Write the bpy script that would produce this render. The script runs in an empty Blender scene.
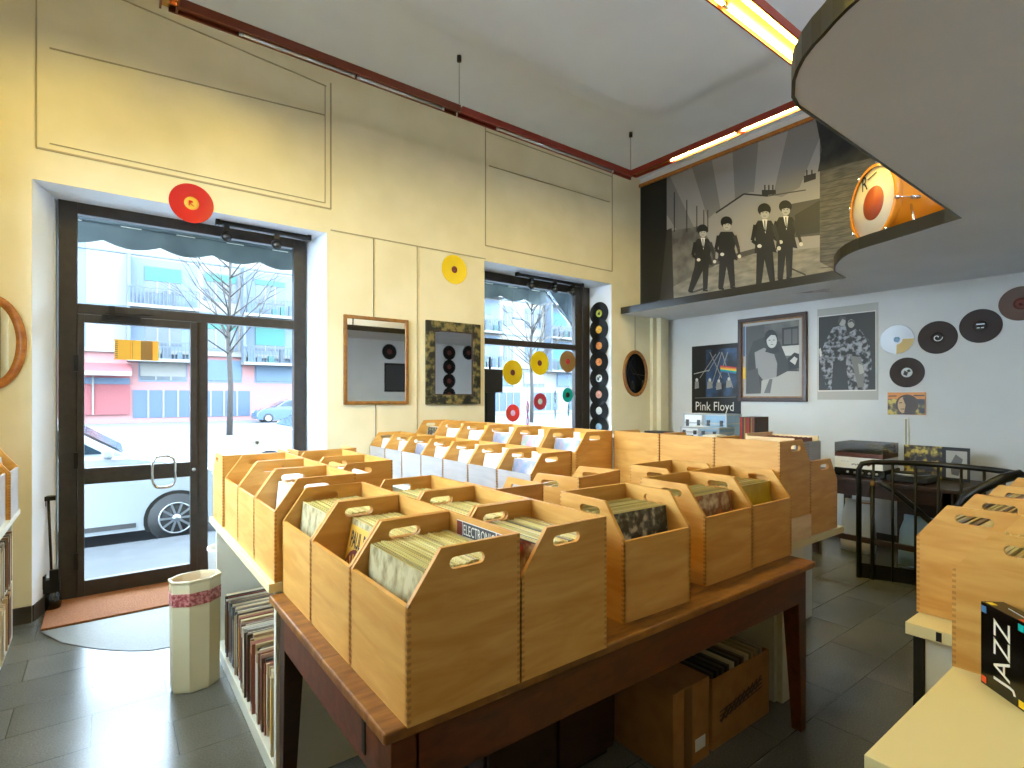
import bpy, math, random
from mathutils import Vector, Matrix
from mathutils.geometry import tessellate_polygon
random.seed(7)
C = bpy.context.scene.collection
PI = math.pi
# world axes: +x runs along the street wall (to the right and away), +y runs towards the street, z up, metres
F_, U0, V0, EYE, CC, SS = 538.0, 512.0, 397.0, 1.5, .7977, .6032
def onY(u, v, w):                      # point of the plane y = w that lies at image position u, v
    k = (u-U0)/F_; d = w/(CC-k*SS); return ((k*CC+SS)*d, w, EYE-(v-V0)/F_*d)
def onX(u, v, x):
    k = (u-U0)/F_; d = x/(k*CC+SS); return (x, (CC-k*SS)*d, EYE-(v-V0)/F_*d)

# ------------------------------------------------------------------ materials
def lin(c):
    if isinstance(c, str):
        c = [int(c[i:i+2], 16)/255 for i in (0, 2, 4)]
        return tuple((x/12.92 if x < .04045 else ((x+.055)/1.055)**2.4) for x in c)
    return tuple(c)
MATS = {}
def base(name, col, rough=.6, metal=0, spec=.5, coat=0, emit=0, ecol=None):
    m = bpy.data.materials.new(name); m.use_nodes = True
    b = m.node_tree.nodes['Principled BSDF']
    b.inputs['Base Color'].default_value = (*lin(col), 1)
    b.inputs['Roughness'].default_value = rough
    b.inputs['Metallic'].default_value = metal
    b.inputs['Specular IOR Level'].default_value = spec
    b.inputs['Coat Weight'].default_value = coat
    if emit:
        b.inputs['Emission Color'].default_value = (*lin(ecol or col), 1)
        b.inputs['Emission Strength'].default_value = emit
    MATS[name] = m
    return m
def nodes(m):
    nt = m.node_tree; return nt, nt.nodes, nt.links, nt.nodes['Principled BSDF']
def noisy(name, c1, c2, scale=8, rough=.6, stretch=(1, 1, 1), detail=4, bump=0, lo=.35, hi=.65, coat=0, spec=.5, c3=None, metal=0):
    m = base(name, c1, rough, metal, spec, coat); nt, N, L, b = nodes(m)
    tc = N.new('ShaderNodeTexCoord'); mp = N.new('ShaderNodeMapping'); mp.inputs['Scale'].default_value = stretch
    nz = N.new('ShaderNodeTexNoise'); nz.inputs['Scale'].default_value = scale; nz.inputs['Detail'].default_value = detail
    cr = N.new('ShaderNodeValToRGB'); e = cr.color_ramp.elements
    e[0].position = lo; e[0].color = (*lin(c1), 1); e[1].position = hi; e[1].color = (*lin(c2), 1)
    if c3: k = cr.color_ramp.elements.new((lo+hi)/2); k.color = (*lin(c3), 1)
    L.new(tc.outputs['Object'], mp.inputs[0]); L.new(mp.outputs[0], nz.inputs['Vector'])
    L.new(nz.outputs['Fac'], cr.inputs[0]); L.new(cr.outputs[0], b.inputs['Base Color'])
    if bump:
        bp = N.new('ShaderNodeBump'); bp.inputs['Strength'].default_value = bump; bp.inputs['Distance'].default_value = .01
        L.new(nz.outputs['Fac'], bp.inputs['Height']); L.new(bp.outputs[0], b.inputs['Normal'])
    return m

def math_node(N, L, op, a, b=None, c=None):
    n = N.new('ShaderNodeMath'); n.operation = op
    for i, x in enumerate((a, b, c)):
        if x is None: continue
        if isinstance(x, (int, float)): n.inputs[i].default_value = x
        else: L.new(x, n.inputs[i])
    return n.outputs[0]

# crate dimensions
CD, CW, CH, CL, CT = .318, .35, .388, .268, .012
def birch(name, c1, c2):
    m = base(name, c1, .42, spec=.35); nt, N, L, b = nodes(m)
    tc = N.new('ShaderNodeTexCoord'); mp = N.new('ShaderNodeMapping'); mp.inputs['Scale'].default_value = (1.2, 1.2, 7)
    oi = N.new('ShaderNodeObjectInfo')
    nz = N.new('ShaderNodeTexNoise'); nz.inputs['Scale'].default_value = 3; nz.inputs['Detail'].default_value = 5; nz.inputs['Distortion'].default_value = 1.2
    nz.noise_dimensions = '4D'
    L.new(oi.outputs['Random'], nz.inputs['W'])
    cr = N.new('ShaderNodeValToRGB'); e = cr.color_ramp.elements
    e[0].position = .35; e[0].color = (*lin(c1), 1); e[1].position = .68; e[1].color = (*lin(c2), 1)
    L.new(tc.outputs['Object'], mp.inputs[0]); L.new(mp.outputs[0], nz.inputs['Vector']); L.new(nz.outputs['Fac'], cr.inputs[0])
    # finger joints: little end-grain blocks down the four vertical corners
    sp = N.new('ShaderNodeSeparateXYZ'); L.new(tc.outputs['Object'], sp.inputs[0])
    ex = math_node(N, L, 'ABSOLUTE', math_node(N, L, 'SUBTRACT', sp.outputs['X'], CD/2))
    ey = math_node(N, L, 'ABSOLUTE', sp.outputs['Y'])
    nx = math_node(N, L, 'GREATER_THAN', ex, CD/2-.009); ny = math_node(N, L, 'GREATER_THAN', ey, CW/2-.009)
    both = math_node(N, L, 'MULTIPLY', nx, ny)
    fr = math_node(N, L, 'FRACT', math_node(N, L, 'MULTIPLY', sp.outputs['Z'], 62))
    on = math_node(N, L, 'MULTIPLY', both, math_node(N, L, 'GREATER_THAN', fr, .5))
    on = math_node(N, L, 'MULTIPLY', on, .42)
    mx = N.new('ShaderNodeMix'); mx.data_type = 'RGBA'
    L.new(on, mx.inputs[0]); L.new(cr.outputs[0], mx.inputs[6]); mx.inputs[7].default_value = (*lin('7a4a22'), 1)
    L.new(mx.outputs[2], b.inputs['Base Color'])
    return m
birch('birch', 'c48c40', 'd6a458'); birch('birch_pale_daylit', 'aaa6a6', 'b4b0b0')  # the pale version carries the daylight on crate fronts in its colour
noisy('birch_raw', 'd8b684', 'e6cda2', 4, .5, (1, 1, 8))
def oldwood(name, c1, c2, c3, rough=.32, stretch=(1, 1, 1), scale=6, coat=.15):
    m = base(name, c1, rough, coat=coat); nt, N, L, b = nodes(m)
    tc = N.new('ShaderNodeTexCoord'); mp = N.new('ShaderNodeMapping'); mp.inputs['Scale'].default_value = stretch
    nz = N.new('ShaderNodeTexNoise'); nz.inputs['Scale'].default_value = scale; nz.inputs['Detail'].default_value = 8; nz.inputs['Distortion'].default_value = .8
    n2 = N.new('ShaderNodeTexNoise'); n2.inputs['Scale'].default_value = 26; n2.inputs['Detail'].default_value = 3
    cr = N.new('ShaderNodeValToRGB'); e = cr.color_ramp.elements
    e[0].position = .3; e[0].color = (*lin(c1), 1); e[1].position = .72; e[1].color = (*lin(c3), 1)
    k = e.new(.5); k.color = (*lin(c2), 1)
    ad = math_node(N, L, 'ADD', math_node(N, L, 'MULTIPLY', nz.outputs['Fac'], .7), math_node(N, L, 'MULTIPLY', n2.outputs['Fac'], .3))
    L.new(tc.outputs['Object'], mp.inputs[0]); L.new(mp.outputs[0], nz.inputs['Vector']); L.new(tc.outputs['Object'], n2.inputs['Vector'])
    L.new(ad, cr.inputs[0]); L.new(cr.outputs[0], b.inputs['Base Color'])
    bp = N.new('ShaderNodeBump'); bp.inputs['Strength'].default_value = .25; bp.inputs['Distance'].default_value = .004
    L.new(ad, bp.inputs['Height']); L.new(bp.outputs[0], b.inputs['Normal'])
    return m
oldwood('table_top_wood', '56300e', '7e4e18', '9e6a28', .42, (1, 6, 1), coat=.05)
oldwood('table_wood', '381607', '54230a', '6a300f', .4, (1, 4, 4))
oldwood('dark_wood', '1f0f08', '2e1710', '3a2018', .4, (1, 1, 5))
oldwood('frame_gold', '6a4018', '82551f', '96682a', .35, (4, 4, 4))
oldwood('frame_oak', '8a4c10', 'a4641c', 'b67626', .35, (3, 3, 6))
oldwood('frame_dark', '2a1712', '3a2018', '4a2a20', .4, (3, 3, 6))
noisy('wall_paint', 'd9cfae', 'e0d6b8', 3, .62, spec=.3)
noisy('wall_cool', 'cfcfce', 'd5d5d4', 2, .7, spec=.3)
noisy('ceiling_paint', 'd8dfec', 'dce4f0', 2, .7, spec=.3)
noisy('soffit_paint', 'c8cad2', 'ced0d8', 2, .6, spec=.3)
base('reveal_paint', 'e6edf8', .55)
base('groove', 'a79b7c', .8)
base('white_lam', 'd9d4c0', .35); base('white_lam2', 'cfcdc4', .4)
base('cream_lam', 'dccf9c', .35)
noisy('frame_metal', '2b2622', '352f2a', 20, .38)
base('black_metal', '14120f', .35, .3); base('black', '0d0c0b', .5); base('black_gloss', '0a0a0a', .15)
base('fascia_black', '1a1712', .3)
base('chrome', 'd8dade', .12, 1); base('alu', 'b9bec4', .3, 1); base('steel_dark', '5a5c60', .35, 1)
base('white', 'e9e9e6', .5); base('offwhite', 'ddd8c8', .55); base('grey', '8c8c8a', .6); base('dkgrey', '3c3c3e', .5)
base('mirror', 'f2f4f4', .02, 1)
base('mirror_dark', '50504e', .05, 1)  # dark reflection of the oval mirror put into the glass colour
base('track_brown', '6a2f1a', .35, .2); base('track_red', '7a2618', .35, .2)
noisy('cardboard', '8c5e2e', '9a6a36', 14, .8); base('tape', '6b4a22', .4); base('tape_dark', '2a1d10', .5)
base('yellow', 'e8c31c', .35); base('red', 'd6281f', .35); base('orange', 'e07a1c', .4)
base('vinyl_red', 'b81410', .22); base('vinyl_yellow', 'e3c414', .22); base('vinyl_brown', '8d6b3c', .25)
base('vinyl_crimson', 'b62f35', .22); base('vinyl_pink', 'e23a9c', .25); base('vinyl_teal', '18a8a0', .22); base('vinyl_orange', 'd8502c', .22); base('vinyl_teal_dark', '0f6f78', .22)
base('lab_white', 'd8dce0', .5); base('lab_orange', 'd88a4c', .5); base('lab_green', 'b8c04c', .5); base('lab_gold', 'd9a83c', .5)
base('lab_pink', 'd9a090', .5); base('lab_maroon', '6a2a20', .5); base('lab_dark', '241d1a', .5); base('lab_blue', '8fb0d0', .5)
base('vinyl_darkbrown', '5a3a26', .4, spec=.3); base('silver_disc', 'b4b8c0', .4, .2); base('sheen_gold', 'b8963c', .4)
noisy('coir', '84502a', '986440', 90, .95, bump=.4)
noisy('ceramic', 'd2caa6', 'd9d1ae', 3, .22, coat=.4)
noisy('band_red', '8e3b3c', 'c98a86', 70, .3, lo=.4, hi=.6)
noisy('asphalt', '48494c', '505256', 2, .85); noisy('pavement', '35373a', '3c3e42', 5, .8)
base('car_silver', '8c939a', .35, .1, coat=.6); base('car_white', '9a9ea2', .25, coat=.5); base('car_dark', '2c4258', .25, coat=.5)
base('car_glass', '2c3c48', .08); base('tyre', '1c1d1f', .7)
base('bldg_white', '66645f', .8); base('bldg_pink', '7c5654', .8); base('bldg_cream', '625e56', .8); base('bldg_blue', '4c5662', .8); base('bldg_red', '6c3638', .8)
base('shutter_green', '145048', .6); base('shutter_blue', '384a5a', .6); base('pane_dark', '2c343c', .2); base('rail_grey', '343c44', .6); base('garage', '2c3c50', .5)
noisy('bark', '241f1c', '342e29', 20, .9)
noisy('awning', '3c4a54', '56646e', 3, .8)
noisy('baseboard', '332d2a', '453e39', 6, .4)
noisy('camo', '14140c', '7e7044', 16, .35, lo=.42, hi=.6, c3='4c4a30', detail=2)
# vinyl with fine grooves
def vinyl(name, col):
    m = base(name, col, .32, spec=.3); nt, N, L, b = nodes(m)
    tc = N.new('ShaderNodeTexCoord'); wv = N.new('ShaderNodeTexWave'); wv.wave_type = 'RINGS'; wv.rings_direction = 'Z'
    wv.inputs['Scale'].default_value = 60; bp = N.new('ShaderNodeBump'); bp.inputs['Strength'].default_value = .35; bp.inputs['Distance'].default_value = .002
    L.new(tc.outputs['Object'], wv.inputs['Vector']); L.new(wv.outputs['Fac'], bp.inputs['Height']); L.new(bp.outputs[0], b.inputs['Normal'])
    return m
vinyl('vinyl_black', '0c0b0b'); vinyl('vinyl_brownblack', '2a1812')
# sleeve materials
def sleeve_mat(name, cols, rough=.28):
    m = base(name, cols[0], rough, coat=.3); nt, N, L, b = nodes(m)
    oi = N.new('ShaderNodeObjectInfo'); cr = N.new('ShaderNodeValToRGB'); cr.color_ramp.interpolation = 'CONSTANT'
    e = cr.color_ramp.elements; e[0].color = (*lin(cols[0]), 1); e[1].position = 1/len(cols); e[1].color = (*lin(cols[1]), 1)
    for i, c in enumerate(cols[2:]):
        k = e.new((i+2)/len(cols)); k.color = (*lin(c), 1)
    L.new(oi.outputs['Random'], cr.inputs[0]); L.new(cr.outputs[0], b.inputs['Base Color'])
    return m
sleeve_mat('edge_mix', ['d2c27c', 'c8b66e', 'bdb06e', 'd8cc92', 'b09e5c', 'cdbb74', 'a2946a', 'd0c080'])
sleeve_mat('edge_dark', ['2a2620', '5a4632', 'a08a64', '3a3430', 'cfc2a0', '6a2c20', '8a8474', '1e1c1c', 'c8b48a', '404a50'])
sleeve_mat('edge_white', ['dfe1e4', 'd4dae2', 'e8e6e0', 'c8d2de', 'e6d8d8'])
sleeve_mat('spine_mix', ['b39a70', '8a6a4c', 'c9b48c', '4c3e34', 'b8a478', '6a4636', 'a8a090', 'b2905a', 'd0c4a8', '5a5650', '8a4a3a'])
noisy('art_cream', 'c8bf98', '8a7f5c', 30, .25, (1, 1, .6), lo=.45, hi=.7, coat=.4)
noisy('art_blue', '7090b8', 'c8d4e4', 9, .25, coat=.4, c3='a09aa8'); noisy('art_white', 'e4e6ea', 'b8c4d4', 7, .3, coat=.4, lo=.5, hi=.75)
noisy('art_dark', '1e2428', 'b8b4a0', 22, .3, coat=.3, lo=.45, hi=.62, c3='566058'); noisy('art_orange', 'c87838', 'd8c9a0', 12, .3, coat=.3, c3='7a4a28')
noisy('art_yellow', 'c8a820', '8a7418', 6, .3, coat=.3); noisy('art_pink', 'd88ab0', 'e8e0dc', 8, .3, coat=.4, c3='8fb8a8'); noisy('art_red', 'b83020', 'd8c090', 14, .3, coat=.3, c3='5a2018')
# floor: 0.30 x 0.60 stone tiles laid in half bond
def floor_mat():
    m = base('floor_stone', '6a6c68', .2, coat=.0); nt, N, L, b = nodes(m)
    tc = N.new('ShaderNodeTexCoord'); br = N.new('ShaderNodeTexBrick')
    mp = N.new('ShaderNodeMapping'); mp.inputs['Location'].default_value = (-.25+.6, -2.98+3, 0)
    br.offset = .5; br.inputs['Scale'].default_value = 1; br.inputs['Brick Width'].default_value = .6; br.inputs['Row Height'].default_value = .295
    br.inputs['Mortar Size'].default_value = .0022; br.inputs['Mortar Smooth'].default_value = .2
    br.inputs['Color1'].default_value = (*lin('5f605a'), 1); br.inputs['Color2'].default_value = (*lin('6b6b64'), 1); br.inputs['Mortar'].default_value = (*lin('33342f'), 1)
    n1 = N.new('ShaderNodeTexNoise'); n1.inputs['Scale'].default_value = 140; n1.inputs['Detail'].default_value = 3
    n2 = N.new('ShaderNodeTexNoise'); n2.inputs['Scale'].default_value = 2.2; n2.inputs['Detail'].default_value = 4
    mx = N.new('ShaderNodeMix'); mx.data_type = 'RGBA'; mx.blend_type = 'MULTIPLY'; mx.inputs[0].default_value = 1
    ad = math_node(N, L, 'MULTIPLY_ADD', n1.outputs['Fac'], .9, .35)
    ad2 = math_node(N, L, 'MULTIPLY', ad, math_node(N, L, 'MULTIPLY_ADD', n2.outputs['Fac'], .7, .65))
    cb = N.new('ShaderNodeCombineXYZ')
    for i in range(3): L.new(ad2, cb.inputs[i])
    L.new(tc.outputs['Object'], mp.inputs[0]); L.new(mp.outputs[0], br.inputs['Vector'])
    for n in (n1, n2): L.new(tc.outputs['Object'], n.inputs['Vector'])
    L.new(br.outputs['Color'], mx.inputs[6]); L.new(cb.outputs[0], mx.inputs[7]); L.new(mx.outputs[2], b.inputs['Base Color'])
    rg = math_node(N, L, 'MULTIPLY_ADD', n2.outputs['Fac'], .06, .2); L.new(rg, b.inputs['Roughness'])
floor_mat()
noisy('inlay_stone', '5e5f5a', '757670', 150, .5, lo=.3, hi=.7)
def glass_mat():
    m = bpy.data.materials.new('pane_glass'); m.use_nodes = True; nt = m.node_tree; N = nt.nodes; L = nt.links
    N.clear(); o = N.new('ShaderNodeOutputMaterial'); t = N.new('ShaderNodeBsdfTransparent'); t.inputs[0].default_value = (.95, .98, 1, 1)
    g = N.new('ShaderNodeBsdfGlossy'); g.inputs['Roughness'].default_value = .02; mx = N.new('ShaderNodeMixShader')
    lw = N.new('ShaderNodeFresnel'); lw.inputs[0].default_value = 1.18
    L.new(lw.outputs[0], mx.inputs[0]); L.new(t.outputs[0], mx.inputs[1]); L.new(g.outputs[0], mx.inputs[2]); L.new(mx.outputs[0], o.inputs[0])
    MATS['pane_glass'] = m
    m = bpy.data.materials.new('smoke_cover'); m.use_nodes = True; nt = m.node_tree; N = nt.nodes; L = nt.links
    N.clear(); o = N.new('ShaderNodeOutputMaterial'); t = N.new('ShaderNodeBsdfTransparent'); t.inputs[0].default_value = (.7, .71, .73, 1)
    g = N.new('ShaderNodeBsdfGlossy'); g.inputs['Roughness'].default_value = .05; mx = N.new('ShaderNodeMixShader'); mx.inputs[0].default_value = .12
    L.new(t.outputs[0], mx.inputs[1]); L.new(g.outputs[0], mx.inputs[2]); L.new(mx.outputs[0], o.inputs[0])
    MATS['smoke_cover'] = m
glass_mat()
TUBE = 80.0
base('tube_lit', 'fff0c0', .5, emit=TUBE, ecol=(1.0, .81, .17))
base('tube_bright', 'fff0c0', .5, emit=TUBE*2.7, ecol=(1.0, .81, .17))
base('tube_off', 'c8ccd0', .1, .5)
base('reflector', '9a7428', .4, .4)

# ------------------------------------------------------------------ mesh builder
class MB:
    def __init__(s, m='white'): s.v = []; s.f = []; s.fm = []; s.fs = []; s.mats = []; s.m = m; s.X = Matrix()
    def mi(s, m):
        m = m or s.m
        if m not in s.mats: s.mats.append(m)
        return s.mats.index(m)
    def add(s, vs, fs, m=None, smooth=False):
        o = len(s.v); k = s.mi(m)
        s.v += [tuple(s.X @ Vector(p)) for p in vs]
        for f in fs: s.f.append([o+i for i in f]); s.fm.append(k); s.fs.append(smooth)
        return s
    def box(s, x0, x1, y0, y1, z0, z1, m=None):
        x0, x1 = sorted((x0, x1)); y0, y1 = sorted((y0, y1)); z0, z1 = sorted((z0, z1))
        v = [(x, y, z) for z in (z0, z1) for y in (y0, y1) for x in (x0, x1)]
        return s.add(v, [(0, 2, 3, 1), (4, 5, 7, 6), (0, 1, 5, 4), (2, 6, 7, 3), (0, 4, 6, 2), (1, 3, 7, 5)], m)
    def bar(s, p0, p1, w, h, m=None, up=(0, 0, 1), w2=None, h2=None):
        p0 = Vector(p0); p1 = Vector(p1); d = (p1-p0).normalized(); up = Vector(up)
        if abs(d.dot(up)) > .98: up = Vector((1, 0, 0))
        a = d.cross(up).normalized(); b = a.cross(d)
        v = []
        for p, ww, hh in ((p0, w, h), (p1, w2 or w, h2 or h)):
            for sa, sb in ((-1, -1), (1, -1), (1, 1), (-1, 1)): v.append(p+a*sa*ww/2+b*sb*hh/2)
        return s.add(v, [(0, 1, 2, 3), (7, 6, 5, 4), (0, 4, 5, 1), (1, 5, 6, 2), (2, 6, 7, 3), (3, 7, 4, 0)], m)
    def tube(s, pts, r, m=None, seg=8, closed=False):
        pts = [Vector(p) for p in pts]; n = len(pts); rs = r if isinstance(r, (list, tuple)) else [r]*n
        vs = []; ref = Vector((0, 0, 1))
        for i, p in enumerate(pts):
            if closed: d = pts[(i+1) % n]-pts[i-1]
            else: d = pts[min(i+1, n-1)]-pts[max(i-1, 0)]
            d.normalize()
            if abs(d.dot(ref)) > .95: ref = Vector((1, 0, 0)) if abs(d.x) < .9 else Vector((0, 1, 0))
            a = d.cross(ref).normalized(); b = a.cross(d)
            ref = b if not closed else ref
            for j in range(seg):
                t = 2*PI*j/seg; vs.append(p+(a*math.cos(t)+b*math.sin(t))*rs[i])
        fs = []
        for i in range(n if closed else n-1):
            i2 = (i+1) % n
            for j in range(seg): fs.append((i*seg+j, i2*seg+j, i2*seg+(j+1) % seg, i*seg+(j+1) % seg))
        if not closed: fs.append(tuple(range(seg))); fs.append(tuple(reversed(range((n-1)*seg, n*seg))))
        return s.add(vs, fs, m, True)
    def cyl(s, p0, p1, r, m=None, seg=16, r2=None): return s.tube([p0, p1], [r, r if r2 is None else r2], m, seg)
    def lathe(s, prof, m=None, seg=32, sx=1, sy=1, off=(0, 0, 0), smooth=True):
        vs = []; fs = []
        for r, z in prof:
            for j in range(seg):
                t = 2*PI*j/seg; vs.append((off[0]+r*math.cos(t)*sx, off[1]+r*math.sin(t)*sy, off[2]+z))
        for i in range(len(prof)-1):
            for j in range(seg): fs.append((i*seg+j, i*seg+(j+1) % seg, (i+1)*seg+(j+1) % seg, (i+1)*seg+j))
        cl = prof[0] == prof[-1]
        if prof[0][0] > 1e-5 and not cl: fs.append(tuple(reversed(range(seg))))
        if prof[-1][0] > 1e-5 and not cl: fs.append(tuple(range((len(prof)-1)*seg, len(prof)*seg)))
        return s.add(vs, fs, m, smooth)
    def plate(s, poly, o, ex, ey, t, m=None, holes=()):
        """outline in (ex, ey) starting at o, thickness t along ex x ey"""
        o = Vector(o); ex = Vector(ex); ey = Vector(ey); ez = ex.cross(ey).normalized()*t
        loops = [poly]+list(holes); flat = [p for l in loops for p in l]
        tris = tessellate_polygon([[Vector((p[0], p[1], 0)) for p in l] for l in loops])
        n = len(flat); vs = [o+ex*p[0]+ey*p[1] for p in flat]; vs += [q+ez for q in vs]
        fs = [tuple(reversed(tr)) for tr in tris]+[tuple(i+n for i in tr) for tr in tris]
        k = 0
        for l in loops:
            q = len(l)
            for i in range(q): fs.append((k+i, k+(i+1) % q, n+k+(i+1) % q, n+k+i))
            k += q
        return s.add(vs, fs, m)
    def text(s, txt, o, ex, ey, h, m, width=None, depth=.0008, align='LEFT', bold=0):
        cu = bpy.data.curves.new('lettering', 'FONT'); cu.body = txt; cu.size = 1; cu.align_x = align; cu.resolution_u = 2; cu.extrude = 0; cu.offset = bold
        ob = bpy.data.objects.new('lettering', cu); C.objects.link(ob)
        dg = bpy.context.evaluated_depsgraph_get(); dg.update(); me = ob.evaluated_get(dg).to_mesh()
        xs = [v.co.x for v in me.vertices]; ys = [v.co.y for v in me.vertices]
        kx = ky = h/(max(ys)-min(ys)); y0 = min(ys); x0 = min(xs)
        if width: kx = width/(max(xs)-x0)
        ex = Vector(ex); ey = Vector(ey); ez = ex.cross(ey).normalized(); o = Vector(o)
        s.add([o+ex*(v.co.x-x0)*kx+ey*(v.co.y-y0)*ky+ez*depth for v in me.vertices], [tuple(p.vertices) for p in me.polygons], m)
        ob.evaluated_get(dg).to_mesh_clear(); bpy.data.objects.remove(ob); bpy.data.curves.remove(cu)
        return s
    def mesh(s, name):
        me = bpy.data.meshes.new(name); me.from_pydata([tuple(p) for p in s.v], [], s.f)
        for m in s.mats: me.materials.append(MATS[m])
        me.polygons.foreach_set('material_index', s.fm); me.polygons.foreach_set('use_smooth', s.fs); me.update()
        return me
    def build(s, name, parent=None, label=None, loc=None, bevel=0):
        return link(name, s.mesh(name), parent, label, loc, bevel)
def link(name, me, parent=None, label=None, loc=None, bevel=0):
    o = bpy.data.objects.new(name, me); C.objects.link(o)
    if parent: o.parent = parent
    if loc: o.location = loc
    if label: o['label'] = label
    if bevel:
        b = o.modifiers.new('edge', 'BEVEL'); b.width = bevel; b.segments = 2; b.limit_method = 'ANGLE'; b.angle_limit = .6
    return o
def tag(o, label, cat, group=None, kind=None):
    o['label'] = label; o['category'] = cat
    if group: o['group'] = group
    if kind: o['kind'] = kind
    return o
def thing(name, label, cat, loc=(0, 0, 0), rz=0, group=None):
    o = bpy.data.objects.new(name, None); C.objects.link(o); o.empty_display_size = .1
    o.location = loc; o.rotation_euler = (0, 0, rz); return tag(o, label, cat, group)
def struct(o): o['kind'] = 'structure'; return o
def kids(o): return [c for c in bpy.data.objects if c.parent == o]
def copy_tree(o, parent=None, ch=None):
    c = o.copy(); C.objects.link(c)
    if parent is not None: c.parent = parent
    for k in kids(o): copy_tree(k, c)
    return c

# ------------------------------------------------------------------ the shell
WF, WX, WM = 4.79, 6.42, 5.81           # street wall, poster wall, mural wall
ZC, ZS = 4.46, 2.594                    # ceiling, underside of the mezzanine
XL, YB, YR = -.80, -2.6, -.17           # left wall, wall behind the camera, wall behind the right-hand shelves
b = MB('floor_stone'); b.box(XL-.3, WX+.2, YB-.2, WF+.4, -.1, 0); struct(b.build('floor'))
b = MB('inlay_stone')                   # curved threshold stone in front of the mat
arc = [(-.33, 4.557), (-.21, 4.272), (-.072, 4.086), (.023, 3.982), (.117, 3.895), (.212, 3.831), (.4, 3.79), (.6, 3.78), (.85, 3.83), (1.1, 3.97), (1.3, 4.2), (1.42, 4.557)]
b.plate(arc, (0, 0, .0005), (1, 0, 0), (0, 1, 0), .002); struct(b.build('trim_1'))
b = MB('baseboard')
for i in range(len(arc)-1): b.bar((*arc[i], .0028), (*arc[i+1], .0028), .006, .0015)
struct(b.build('trim_2'))
# street wall with a door opening and a shop window opening
b = MB('wall_paint')
D0, D1, DZ = -.39, 1.566, 2.955
W0, W1, WZ0, WZ1 = 3.25, 5.24, .45, 2.965
outer = [(XL-.3, 0), (D0, 0), (D0, DZ), (D1, DZ), (D1, 0), (WX+.2, 0), (WX+.2, ZC+.3), (XL-.3, ZC+.3)]
hole = [(W0, WZ0), (W1, WZ0), (W1, WZ1), (W0, WZ1)]
b.plate(outer, (0, WF, 0), (1, 0, 0), (0, 0, 1), -.42, holes=[hole])
struct(b.build('wall_front'))
b = MB('wall_cool'); b.box(WX, WX+.15, YR-.2, WF, 0, ZC+.3); struct(b.build('wall_back'))
b = MB('wall_cool'); b.box(WM, WM+.05, YR, WF, ZS+.09, ZC); struct(b.build('wall_mezzanine'))
b = MB('wall_paint'); b.plate([(YB, 0), (WF, 0), (WF, ZC+.3), (YB, ZC+.3)], (XL, 0, 0), (0, 1, 0), (0, 0, 1), -.15, holes=[[(1.95, 1.25), (4.3, 1.25), (4.3, 3.2), (1.95, 3.2)]]); struct(b.build('wall_left'))  # its opening serves the window added for daylight
b = MB('frame_metal')   # unseen window added in the left wall for more daylight
for y_ in (1.95, 3.1, 4.24): b.box(XL-.12, XL-.06, y_, y_+.06, 1.25, 3.2)
for z_ in (1.25, 3.14): b.box(XL-.12, XL-.06, 1.95, 4.3, z_, z_+.06)
wl = struct(b.build('added_window')); b = MB('pane_glass'); b.box(XL-.095, XL-.09, 2.01, 4.24, 1.31, 3.14); b.build('glass_pane', wl)
b = MB('wall_cool'); b.box(1.75, WX, YR-.12, YR, 0, ZC+.3); b.box(1.63, 1.75, YB, YR, 0, ZC+.3); struct(b.build('wall_right'))
b = MB('wall_cool'); b.box(XL-.15, 1.75, YB-.15, YB, 0, ZC+.3); struct(b.build('wall_rear'))
# ceiling: a lower border that steps up softly to the raised middle
b = MB('ceiling_paint')
rx0, rx1, ry0, ry1 = .2, 4.76, YB+1.0, 3.88
def ring(x0, x1, y0, y1, z, r, n=6):
    pts = []
    for cx, cy, a0 in ((x1-r, y1-r, 0), (x0+r, y1-r, 90), (x0+r, y0+r, 180), (x1-r, y0+r, 270)):
        for i in range(n+1):
            t = math.radians(a0+90*i/n); pts.append((cx+r*math.cos(t), cy+r*math.sin(t), z))
    return pts
steps = [(0, 0), (.05, -.003), (.10, -.011), (.15, -.024), (.20, -.037), (.25, -.047), (.30, -.052), (.36, -.053)]
rings = [ring(rx0+d, rx1-d, ry0+d, ry1-d, ZC+h, .40) for d, h in steps]
n = len(rings[0]); vs = [p for r in rings for p in r]; fs = []
for i in range(len(rings)-1):
    for j in range(n): fs.append((i*n+j, (i+1)*n+j, (i+1)*n+(j+1) % n, i*n+(j+1) % n))
fs.append(tuple(range((len(rings)-1)*n, len(rings)*n)))
b.add(vs, fs, None, False)
b.plate([(XL-.1, YB-.1), (WX+.1, YB-.1), (WX+.1, WF+.1), (XL-.1, WF+.1)], (0, 0, ZC), (1, 0, 0), (0, 1, 0), .002, holes=[[(p[0], p[1]) for p in rings[0]]])
b.box(XL-.2, WX+.2, YB-.2, WF+.2, ZC+.2, ZC+.3)
struct(b.build('ceiling'))
# mezzanine slab with its scalloped edge
nose = [(5.43, 2.10), (5.40, 2.08), (5.28, 2.066), (5.157, 2.051), (5.06, 2.035), (4.979, 2.0), (4.89, 1.965), (4.802, 1.918), (4.72, 1.87), (4.643, 1.818), (4.57, 1.76), (4.501, 1.686), (4.455, 1.62), (4.42, 1.545), (4.374, 1.423), (4.325, 1.31), (4.284, 1.206), (4.212, 1.056), (4.177, .964)]
near = [(2.077, .957), (2.0, .94), (1.95, .915), (1.90, .89), (1.85, .855), (1.80, .812), (1.76, .765), (1.735, .726), (1.70, .68), (1.675, .64), (1.655, .60), (1.63, .53), (1.615, .42), (1.61, .3), (1.63, .1), (1.68, -.08), (1.75, -.169)]
slab = [(5.43, WF)]+nose+near+[(WX, -.169), (WX, WF)]
b = MB('soffit_paint'); b.plate(slab, (0, 0, ZS), (1, 0, 0), (0, 1, 0), .06)
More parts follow.
